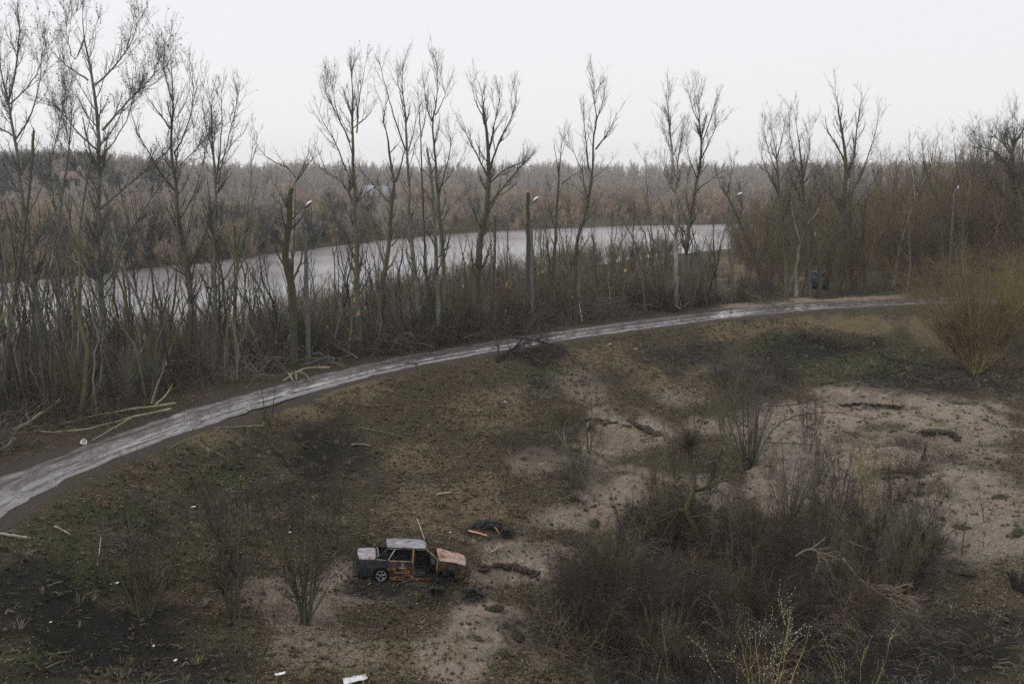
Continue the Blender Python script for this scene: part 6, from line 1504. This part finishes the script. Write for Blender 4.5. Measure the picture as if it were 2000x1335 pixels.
def car():
    c = gp(*CAR_PX)
    e = empty('wrecked_car', tuple(c + [0, 0, .0]), 'burnt out rusty car without window glass standing at the foot of the slope', 'car')
    e.rotation_euler = (math.radians(-1.5), math.radians(5.4), math.radians(9))
    e.location.z += .02
    dz = -.10                                                   # sunk on its rims
    def Z(z): return z + dz
    WR, WF = -1.20, 1.28
    def add(g, name, mat, parent=e, solid=.012, smooth=False):
        o = g.build(name, M[mat], parent, smooth=smooth)
        if solid:
            s = o.modifiers.new('thickness', 'SOLIDIFY'); s.thickness = solid; s.offset = 0
        return o
    def arch(x, xc, r=.35, zc=.29):
        d = abs(x - xc)
        return zc + math.sqrt(max(r * r - d * d, 0)) if d < r else 0
    def side(x0, x1, zt, side_, sill=.20, arches=(), n=26, m=9, bow=.05, dent=0, seed=0):
        rr = np.random.RandomState(seed); g = Geo(); V = []
        nz = rr.normal(size=(n, m)) * dent
        for i in range(n):
            x = x0 + (x1 - x0) * i / (n - 1)
            lo = max([sill] + [arch(x, a) for a in arches]); hi = zt(x)
            for j in range(m):
                z = lo + (hi - lo) * j / (m - 1)
                t = (z - .2) / .72
                y = .80 - .10 * max(t - .45, 0) ** 1.5 - .05 * max(.35 - t, 0) + .012 * math.exp(-((t - .62) / .08) ** 2) - .05 * max(abs(x) - 1.4, 0) ** 1.3
                V.append([x, side_ * (y + nz[i, j]), Z(z)])
        i, j = np.meshgrid(np.arange(n - 1), np.arange(m - 1), indexing='ij')
        g.add(V, np.stack([i * m + j, (i + 1) * m + j, (i + 1) * m + j + 1, i * m + j + 1], -1).reshape(-1, 4)); return g
    belt = lambda x: .90 - .012 * x
    rear_top = lambda x: .93 - .015 * (-x - 1)
    hoodz = lambda x: .92 - .15 * max((x - .95) / 1.1, 0) ** 1.6 - .02
    S = -1                                                      # the side that faces the camera
    for s in (-1, 1):
        add(side(-2.10, -.98, rear_top, s, .24, (WR,), 34, 9, dent=.004, seed=3), 'rear_quarter', 'char', smooth=True)
        add(side(.92, 2.02, hoodz, s, .26, (WF,), 34, 9, dent=.005, seed=4), 'front_wing', 'rust_dark', smooth=True)
    d = add(side(-.97, -.02, belt, S, .21, (WR,), 30, 12, dent=.003, seed=5), 'rear_door', 'rust_door', smooth=True)
    g = Geo(); g.box((-.42, S * .815, Z(.66)), (.16, .012, .035)); add(g, 'handle_recess', 'char', d, 0)
    g = Geo(); g.box((-.42, S * .83, Z(.66)), (.13, .010, .018)); add(g, 'door_handle', 'trim', d, 0)
    g = Geo(); g.box((-.5, S * .822, Z(.46)), (.26, .006, .014)); g.box((-.5, S * .822, Z(.30)), (.22, .006, .012)); add(g, 'side_crease', 'rust_pillar', d, 0)
    for x0, x1 in ((-.97, -.02), (.0, .91)):
        add(side(x0, x1, belt, 1, .21, (WR,) if x0 < -.5 else (), 20, 8, dent=.004, seed=6), 'far_door', 'char', smooth=True)
    # sill, floor, bulkheads
    for s in (-1, 1):
        g = Geo(); g.box((.05, s * .76, Z(.19)), (.92, .05, .055)); add(g, 'sill', 'rust_dark', solid=0)
    g = Geo(); g.box((-.05, 0, Z(.20)), (1.9, .68, .025)); g.box((.1, 0, Z(.27)), (1.1, .12, .07)); add(g, 'floor_pan', 'char', solid=0)
    g = Geo(); g.box((.93, 0, Z(.55)), (.02, .68, .33)); g.box((-1.35, 0, Z(.55)), (.02, .68, .30)); g.box((1.75, 0, Z(.45)), (.03, .6, .18)); add(g, 'bulkhead', 'char', solid=0)
    g = Geo(); g.box((1.35, .1, Z(.50)), (.22, .25, .14)); g.box((1.32, .05, Z(.68)), (.14, .12, .05)); add(g, 'engine', 'char', solid=0)
    for s in (-1, 1):
        g = Geo(); g.box((WF, s * .50, Z(.45)), (.16, .10, .22)); g.box((WR, s * .52, Z(.50)), (.30, .08, .22)); add(g, 'inner_arch', 'char', solid=0)
    # roof: slightly domed sheet with turned down edges
    def sheet(x0, x1, wf, wr, zf, n=22, m=19, dent=.006, seed=1, edge=.035):
        rr = np.random.RandomState(seed); V = []
        for i in range(n):
            t = i / (n - 1); x = x0 + (x1 - x0) * t; w = wr + (wf - wr) * t
            for j in range(m):
                q = -1 + 2 * j / (m - 1)
                z = zf(t, q) - edge * abs(q) ** 8 + rr.normal() * dent * .35 + dent * 2.2 * vnoise(np.array([t * 5.0 + seed]), np.array([q * 3.0]))[0]
                V.append([x + .05 * (1 - q * q) * (1 if t > .5 else -1) * (abs(t - .5) * 2) ** 3, q * w, Z(z)])
        i, j = np.meshgrid(np.arange(n - 1), np.arange(m - 1), indexing='ij')
        g = Geo(); g.add(V, np.stack([i * m + j, (i + 1) * m + j, (i + 1) * m + j + 1, i * m + j + 1], -1).reshape(-1, 4)); return g
    add(sheet(-1.0, .44, .585, .575, lambda t, q: 1.36 + .035 * (1 - q * q) - .03 * (2 * t - 1) ** 2, seed=2, dent=.012), 'roof', 'ash_paint', solid=.02, smooth=True)
    add(sheet(-2.08, -1.46, .66, .62, lambda t, q: .93 + .02 * t - .015 * q * q, n=14, seed=3, dent=.005), 'boot_lid', 'lid_paint', solid=.02, smooth=True)
    add(sheet(1.0, 2.03, .60, .68, lambda t, q: .945 - .17 * t ** 1.7 + .03 * (1 - q * q) + .06 * math.exp(-((t - .12) / .16) ** 2) * (.5 + .5 * q), n=26, seed=7, dent=.014), 'bonnet', 'rust_hood', solid=.02, smooth=True)
    # tail
    g = Geo(); V = []
    for z in (.26, .40, .60, .78, .91):
        for q in np.linspace(-1, 1, 9): V.append([-2.12 - .03 * (1 - q * q) - .02 * math.sin(z * 3), q * .72, Z(z)])
    i, j = np.meshgrid(np.arange(4), np.arange(8), indexing='ij'); g.add(V, np.stack([i * 9 + j, i * 9 + j + 1, (i + 1) * 9 + j + 1, (i + 1) * 9 + j], -1).reshape(-1, 4))
    t_ = add(g, 'tail_panel', 'char', smooth=True)
    for s in (-1, 1):
        g = Geo(); g.box((-2.16, s * .56, Z(.72)), (.02, .12, .075)); add(g, 'lamp_hole', 'rubber', t_, 0)
    g = Geo(); P = resample(np.array([[-2.22, -.78, Z(.42)], [-2.26, -.3, Z(.36)], [-2.25, .3, Z(.40)], [-2.2, .75, Z(.48)]]), 12); g.tubes(P[None], np.full((1, 12), .035), 6); add(g, 'bumper_bar', 'char', solid=0, smooth=True)
    # nose
    g = Geo(); g.box((2.06, 0, Z(.66)), (.025, .60, .045)); g.box((2.08, 0, Z(.34)), (.03, .66, .05)); g.box((2.05, 0, Z(.50)), (.01, .05, .12)); add(g, 'nose_frame', 'rust_dark', solid=0)
    for s in (-1, 1):
        g = Geo(); V = []
        for k in range(14):
            a = k / 14 * 2 * math.pi; V.append([2.09, s * .47 + math.cos(a) * .11, Z(.52) + math.sin(a) * .09]); V.append([2.02, s * .47 + math.cos(a) * .09, Z(.52) + math.sin(a) * .07])
        g.add(V, [[2 * k, (2 * k + 2) % 28, (2 * k + 3) % 28, 2 * k + 1] for k in range(14)]); add(g, 'headlight_hole', 'rust_dark', solid=.01)
    g = Geo(); P = resample(np.array([[2.16, -.80, Z(.28)], [2.24, -.3, Z(.30)], [2.24, .35, Z(.36)], [2.16, .8, Z(.40)]]), 12); g.tubes(P[None], np.full((1, 12), .03), 6); add(g, 'front_bumper_bar', 'char', solid=0, smooth=True)
    # pillars and rails
    for s in (-1, 1):
        def post(name, a, b, r, mat, sides=6):
            g = Geo(); P = resample(np.array([a, (np.array(a) + b) / 2 + [0, s * .012, .008], b]), 6, 1); g.tubes(P[None], np.full((1, 6), r), sides); return add(g, name, mat, solid=0, smooth=True)
        post('screen_pillar', [.43, s * .545, Z(1.345)], [1.00, s * .70, Z(.92)], .028, 'rust_dark' if s > 0 else 'rust_pillar')
        post('middle_pillar', [-.03, s * .56, Z(1.345)], [-.03, s * .745, Z(.90)], .038, 'rust_pillar' if s < 0 else 'char')
        post('lower_middle_pillar', [-.03, s * .745, Z(.90)], [.0, s * .77, Z(.22)], .036, 'rust_pillar' if s < 0 else 'char')
        post('rear_pillar', [-.97, s * .545, Z(1.34)], [-1.44, s * .70, Z(.93)], .036, 'char')
        post('quarter_bar', [-.71, s * .56, Z(1.33)], [-.99, s * .75, Z(.90)], .017, 'trim' if s < 0 else 'char')
        post('roof_rail', [-.99, s * .555, Z(1.345)], [.44, s * .56, Z(1.345)], .024, 'rust_dark' if s < 0 else 'char')
        post('belt_strip', [-.99, s * .752, Z(.912)], [-.05, s * .752, Z(.900)], .010, 'trim' if s < 0 else 'char')
        post('quarter_strip', [-1.42, s * .735, Z(.935)], [-1.0, s * .752, Z(.912)], .012, 'trim' if s < 0 else 'char')
    g = Geo(); P = resample(np.array([[.98, -.70, Z(.93)], [1.06, -.3, Z(.95)], [1.06, .3, Z(.95)], [.98, .70, Z(.93)]]), 10); g.tubes(P[None], np.full((1, 10), .025), 6); add(g, 'screen_base', 'char', solid=0, smooth=True)
    for dx in (0, .07):
        g = Geo(); P = resample(np.array([[-1.44 + dx, -.66, Z(.94)], [-1.40 + dx, 0, Z(.97)], [-1.44 + dx, .66, Z(.94)]]), 10); g.tubes(P[None], np.full((1, 10), .016), 6); add(g, 'rear_screen_base', 'trim' if dx else 'char', solid=0, smooth=True)
    # the front door swung wide open toward the camera
    g = side(0, .88, lambda x: .90, -1, .22, (), 14, 9, dent=.004, seed=8)
    o = add(g, 'open_front_door', 'rust_dark', smooth=True); o.location = (.90, -.80, 0)
    V = np.array([v.co[:] for v in o.data.vertices]); V[:, 1] += .80; V[:, 0] = V[:, 0]
    a = math.radians(-84)
    V2 = V.copy(); V2[:, 0] = -V[:, 0] * math.cos(a) + V[:, 1] * math.sin(a); V2[:, 1] = V[:, 0] * math.sin(a) + V[:, 1] * math.cos(a)
    o.data.vertices.foreach_set('co', V2.astype(np.float32).ravel()); o.data.update()
    g = Geo(); P = resample(np.array([[.90, -.80, Z(.92)], [.86, -1.05, Z(1.22)], [.83, -1.4, Z(1.26)], [.80, -1.66, Z(.92)]]), 12, 1); g.tubes(P[None], np.full((1, 12), .014), 5); add(g, 'window_frame', 'rust_pillar', solid=0)
    # seats as burnt frames
    def seat(x, y, w):
        g = Geo()
        for s in (-1, 1):
            g.tubes(resample(np.array([[x + .25, y + s * w, Z(.36)], [x - .18, y + s * w, Z(.36)], [x - .34, y + s * w * .9, Z(.95)]]), 8, 1)[None], np.full((1, 8), .022), 5)
        for k in range(6):
            z = .45 + k * .09; g.bar([x - .20 - k * .028, y - w, Z(z)], [x - .20 - k * .028, y + w, Z(z)], .014, 5)
        for k in range(5): g.bar([x + .22 - k * .09, y - w, Z(.37)], [x + .22 - k * .09, y + w, Z(.37)], .014, 5)
        for k in range(5): g.bar([x - .18, y - w + 2 * w * (k + .5) / 5, Z(.38)], [x - .34, y - w + 2 * w * (k + .5) / 5, Z(.93)], .008, 4)
        g.box((x, y, Z(.29)), (.22, w, .04))
        return g
    add(seat(.25, -.34, .22), 'front_seat', 'ashgrey', solid=0); add(seat(.25, .34, .22), 'front_seat', 'char', solid=0); add(seat(-.70, 0, .60), 'rear_seat', 'char', solid=0)
    g = Geo(); g.box((.78, 0, Z(.80)), (.10, .66, .10)); add(g, 'dashboard', 'char', solid=0)
    g = Geo(); a = np.linspace(0, 2 * math.pi, 21); P = np.stack([.52 + .08 * np.sin(a), .34 + .18 * np.cos(a), Z(.86) + .16 * np.sin(a)], 1); g.tubes(P[None], np.full((1, 21), .014), 6); g.bar([.52, .34, Z(.86)], [.72, .34, Z(.78)], .018); add(g, 'steering_wheel', 'char', solid=0, smooth=True)
    # wheels
    def wheel(x, s, shiny, r=.19):
        zc = Z(.30) if x < 0 else Z(.26)
        w = Geo(); a = np.linspace(0, 2 * math.pi, 29)
        for rr_, th, yy in ((r, .018, .76), (r * .96, .012, .70)):
            w.tubes(np.stack([x + rr_ * np.cos(a), np.full(29, s * yy), zc + rr_ * np.sin(a)], 1)[None], np.full((1, 29), th), 6)
        root = add(w, 'wheel_rim', 'alloy' if shiny else 'char', solid=0, smooth=True)
        V = []; n = 28                                            # barrel
        for k in range(n):
            t = k / n * 2 * math.pi
            for yy in (.75, .60): V.append([x + r * math.cos(t), s * yy, zc + r * math.sin(t)])
        g = Geo(); g.add(V, [[2 * k, (2 * k + 2) % (2 * n), (2 * k + 3) % (2 * n), 2 * k + 1] for k in range(n)]); add(g, 'rim_barrel', 'char', root, .01)
        g = Geo(); V = [[x, s * .66, zc]] + [[x + r * .95 * math.cos(k / n * 2 * math.pi), s * .66, zc + r * .95 * math.sin(k / n * 2 * math.pi)] for k in range(n)]
        g.add(V, T3=[[0, k + 1, (k + 1) % n + 1] for k in range(n)]); add(g, 'brake_disc', 'char', root, 0)
        if shiny:
            for k in range(5):
                t = k / 5 * 2 * math.pi + .32
                g = Geo(); dv = np.array([math.cos(t), 0, math.sin(t)]); pv = np.array([-math.sin(t), 0, math.cos(t)]); c0 = np.array([x, s * .75, zc])
                V = []
                for q, hw in ((.03, .030), (.10, .026), (.185, .040)):
                    for yy in (0, -.03 * s):
                        V += [c0 + dv * q - pv * hw + [0, yy, 0], c0 + dv * q + pv * hw + [0, yy, 0]]
                g.add(V, [[0, 1, 5, 4], [4, 5, 9, 8], [2, 6, 7, 3], [6, 10, 11, 7], [0, 4, 6, 2], [4, 8, 10, 6], [1, 3, 7, 5], [5, 7, 11, 9]]); add(g, 'spoke', 'alloy', root, 0)
            g = Geo(); g.bar([x, s * .72, zc], [x, s * .765, zc], .042, 12); g.add([[x + .042 * math.cos(k / 12 * 6.2832), s * .765, zc + .042 * math.sin(k / 12 * 6.2832)] for k in range(12)] + [[x, s * .77, zc]], T3=[[k, (k + 1) % 12, 12] for k in range(12)]); add(g, 'hub', 'alloy', root, 0)
        return root
    wheel(WR, -1, True); wheel(WR, 1, False); wheel(WF, 1, False)
    g = Geo(); a = np.linspace(0, 2 * math.pi, 19); g.bar([WF, -.55, Z(.26)], [WF, -.66, Z(.26)], .13, 16); g.bar([WF, 0, Z(.25)], [WF, -.6, Z(.26)], .03); add(g, 'bare_hub', 'char', solid=0)
    return e, c
CAR, cc = car()
# things dropped around the wreck
rr = np.random.RandomState(9)
def sheet_scrap(name, label, cat, px, py, L, W, mat, yaw, seed, tilt=.1, z=.03):
    r = np.random.RandomState(seed); p = gp(px, py); g = Geo(); n, m = 7, 5; V = []
    for i in range(n):
        for j in range(m):
            x = (i / (n - 1) - .5) * L * (1 + r.uniform(-.08, .08)); y = (j / (m - 1) - .5) * W * (1 + r.uniform(-.15, .15))
            V.append([x, y, r.normal() * .03 * min(L, W) + .12 * L * (i / (n - 1) - .5) ** 2 + x * tilt])
    i, j = np.meshgrid(np.arange(n - 1), np.arange(m - 1), indexing='ij'); g.add(V, np.stack([i * m + j, (i + 1) * m + j, (i + 1) * m + j + 1, i * m + j + 1], -1).reshape(-1, 4))
    o = g.build(name, M[mat], None, tuple(p + [0, 0, z])); o.rotation_euler = (r.normal() * .08, 0, yaw)
    s = o.modifiers.new('thickness', 'SOLIDIFY'); s.thickness = .012
    tag(o, label, cat); return o
sheet_scrap('white_board', 'white torn board lying in the grass at the bottom edge left of the middle', 'board', 693, 1329, .72, .30, 'white_scrap', .3, 1, z=.07)
sheet_scrap('white_scrap', 'small white scrap in the shadow below the open shrub', 'scrap', 547, 1316, .32, .14, 'white_scrap', .2, 2)
sheet_scrap('white_scrap', 'white crumpled scrap on the dark slope left of the wide shrub', 'scrap', 224, 1141, .26, .16, 'white_scrap', .1, 3, z=.06)
sheet_scrap('white_scrap', 'small blue white scrap below the middle of the path on the left slope', 'scrap', 376, 990, .24, .10, 'white_scrap', .1, 4)
sheet_scrap('white_scrap', 'small white scrap high on the slope below the blown down crown', 'scrap', 1190, 673, .34, .12, 'white_scrap', .0, 5, z=.05)
sheet_scrap('white_scrap', 'white scrap right of the other one high on the slope', 'scrap', 1240, 682, .25, .12, 'white_scrap', .0, 6, z=.05)
sheet_scrap('white_scrap', 'pale stone coloured scrap on the upper slope left of the saplings', 'scrap', 985, 786, .28, .16, 'white_scrap', .6, 7, z=.05)
sheet_scrap('metal_scrap', 'bent pale metal strip on the ash below the rear door of the car', 'scrap', 795, 1137, .42, .10, 'alloy', .25, 8, z=.08)
sheet_scrap('metal_scrap', 'small grey metal scrap on the ash left of the alloy wheel', 'scrap', 722, 1141, .16, .10, 'alloy', .9, 9, z=.05)
for i, (a, b_) in enumerate([(98, 1216), (343, 1290), (300, 1262), (566, 1040), (470, 1080), (1580, 930), (1745, 1213), (1500, 700), (1625, 640), (1325, 760), (880, 1040)]):
    sheet_scrap('paper_scrap', 'tiny white litter scrap ' + where(gp(a, b_), HOLLOW_MARKS), 'litter', a, b_, .11, .08, 'white_scrap', i, 20 + i, z=.04)['group'] = 'tiny litter scraps'
# plastic pot in the branch heap
p = gp(161, 868); g = Geo(); n = 16
prof = [(0, 0), (.09, .0), (.11, .03), (.13, .16), (.135, .18), (.115, .185), (.10, .04)]
V = [[r_ * math.cos(k / n * 6.28318), r_ * math.sin(k / n * 6.28318), z_] for r_, z_ in prof for k in range(n)]
g.add(V, [[i * n + k, i * n + (k + 1) % n, (i + 1) * n + (k + 1) % n, (i + 1) * n + k] for i in range(len(prof) - 1) for k in range(n)])
o = g.build('plastic_tub', M['white_scrap'], None, tuple(p + [0, 0, .08]), smooth=True); o.rotation_euler = (1.1, .3, .8); tag(o, 'dirty white plastic tub lying on its side below the fallen branches', 'tub')
# ash and burnt crumbs under and around the wreck
r_ = np.random.RandomState(15); n_ = 900
xy = np.stack([cc[0] + r_.normal(size=n_) * 1.75, cc[1] - .5 + r_.normal(size=n_) * .85], 1)
Pa = np.concatenate([xy, T(xy[:, 0], xy[:, 1])[:, None]], 1)
scatter('burnt_crumbs', 'black ash and burnt crumbs spread under and around the wrecked car', 'ash', [plant_mesh('crumbs', 580 + s, 1, 'clod', [M['char'], M['ashgrey'], M['rubber']][s % 3]) for s in range(6)], Pa, r_.uniform(.25, .9, n_), seed=42)
# charred debris above the bonnet
def charred(px, py, L, H, label, seed):
    r = np.random.RandomState(seed); p = gp(px, py); e = empty('charred_debris', tuple(p), label, 'debris')
    for k in range(3):
        g = Geo(); a = r.normal(size=3) * [L * .2, .08, 0] + [0, 0, .05 + k * .08]
        q = resample(np.array([a - [L * .5, 0, 0], a + [-L * .2, .05, H * .5], a + [L * .15, -.04, H * .35], a + [L * .5, .05, H * .1]]), 12, 1)
        g.tubes(q[None], (np.full(12, .07) * r.uniform(.6, 1.3, 12))[None], 7); g.build('burnt_piece', M['char'], e, smooth=True)
    g = Geo()
    for k in range(60):
        a = r.normal(size=3) * [L * .35, .15, .04] + [0, 0, .06]; d = norm(r.normal(size=3) + [0, 0, .3]) * r.uniform(.1, .3)
        g.tubes(np.stack([a, a + d * .5, a + d])[None], np.array([[.012, .009, .004]]), 3)
    o = g.build('shreds', M['bark_char'], e); o['kind'] = 'stuff'
charred(952, 1036, 1.0, .5, 'black charred car part with burnt shreds lying up the slope from the bonnet', 1)
charred(991, 1049, .35, .45, 'small upright charred lump right of the large charred part', 2)
charred(922, 1166, .45, .35, 'black burnt heap in the hole between the car and the pale mound', 3)
charred(850, 1160, .5, .2, 'burnt remains under the front corner of the car', 4)
# snag on the sand
p = gp(1803, 897); e = empty('charred_snag', tuple(p), 'small upright black and grey snag standing alone on the sand', 'stump')
g = Geo(); g.tubes(resample(np.array([[0, 0, -.1], [.02, 0, .3], [.1, 0, .75]]), 9)[None], np.linspace(.16, .05, 9)[None], 7); g.build('stem', M['bark_char'], e, smooth=True)
g = Geo(); g.tubes(resample(np.array([[0, -.02, .2], [-.08, 0, .45], [-.05, 0, .95]]), 9)[None], np.linspace(.08, .015, 9)[None], 6); g.build('prong', M['bark_grey'], e, smooth=True)
p = gp(1990, 1150); e = empty('charred_stump', tuple(p), 'black broken stump at the right picture edge above the lower corner', 'stump')
for k in range(6):
    a = k; g = Geo(); g.tubes(resample(np.array([[.1 * math.cos(a), .1 * math.sin(a), -.1], [.25 * math.cos(a), .2 * math.sin(a), .2], [.5 * math.cos(a), .3 * math.sin(a), .5 + .08 * k]]), 8)[None], np.linspace(.10, .03, 8)[None], 6); g.build('root', M['bark_char'], e, smooth=True)
# yellow flagged twig at the right edge
shrub('sapling', 'broken sapling with a bright yellow stripped top at the right edge of the sand', 'sapling', 1994, 850, 48, 30, 3, (M['bark_yellow'], M['bark_yellow']), 260, 4, .5, lean=-.2)

# ------------------------------------------------------------------ damp air
hz = bpy.data.materials.new('haze'); hz.use_nodes = True; nt = hz.node_tree; nt.nodes.clear()
ho = nt.nodes.new('ShaderNodeOutputMaterial'); pv = nt.nodes.new('ShaderNodeVolumePrincipled')
pv.inputs['Color'].default_value = (.975, .98, .995, 1); pv.inputs['Density'].default_value = HAZE; pv.inputs['Anisotropy'].default_value = .2
nt.links.new(pv.outputs[0], ho.inputs['Volume'])
if HAZE > 0:
    top_z = 4 + max((o.matrix_world @ Vector(c_))[2] if False else o.location[2] + c_[2] * max(o.scale) + (max(o.parent.location[2], 0) if o.parent else 0) for o in scene.objects if o.type == 'MESH' and len(o.modifiers) == 0 for c_ in o.bound_box)
    top_z = max(top_z, 44)
    print('haze top', top_z)
    g = Geo(); g.box((0, 600, top_z / 2 - 1.5), (2100, 680, top_z / 2 + 1.5)); o = g.build('haze', hz); tag(o, 'thin damp haze filling the air over the valley', 'haze', kind='stuff')
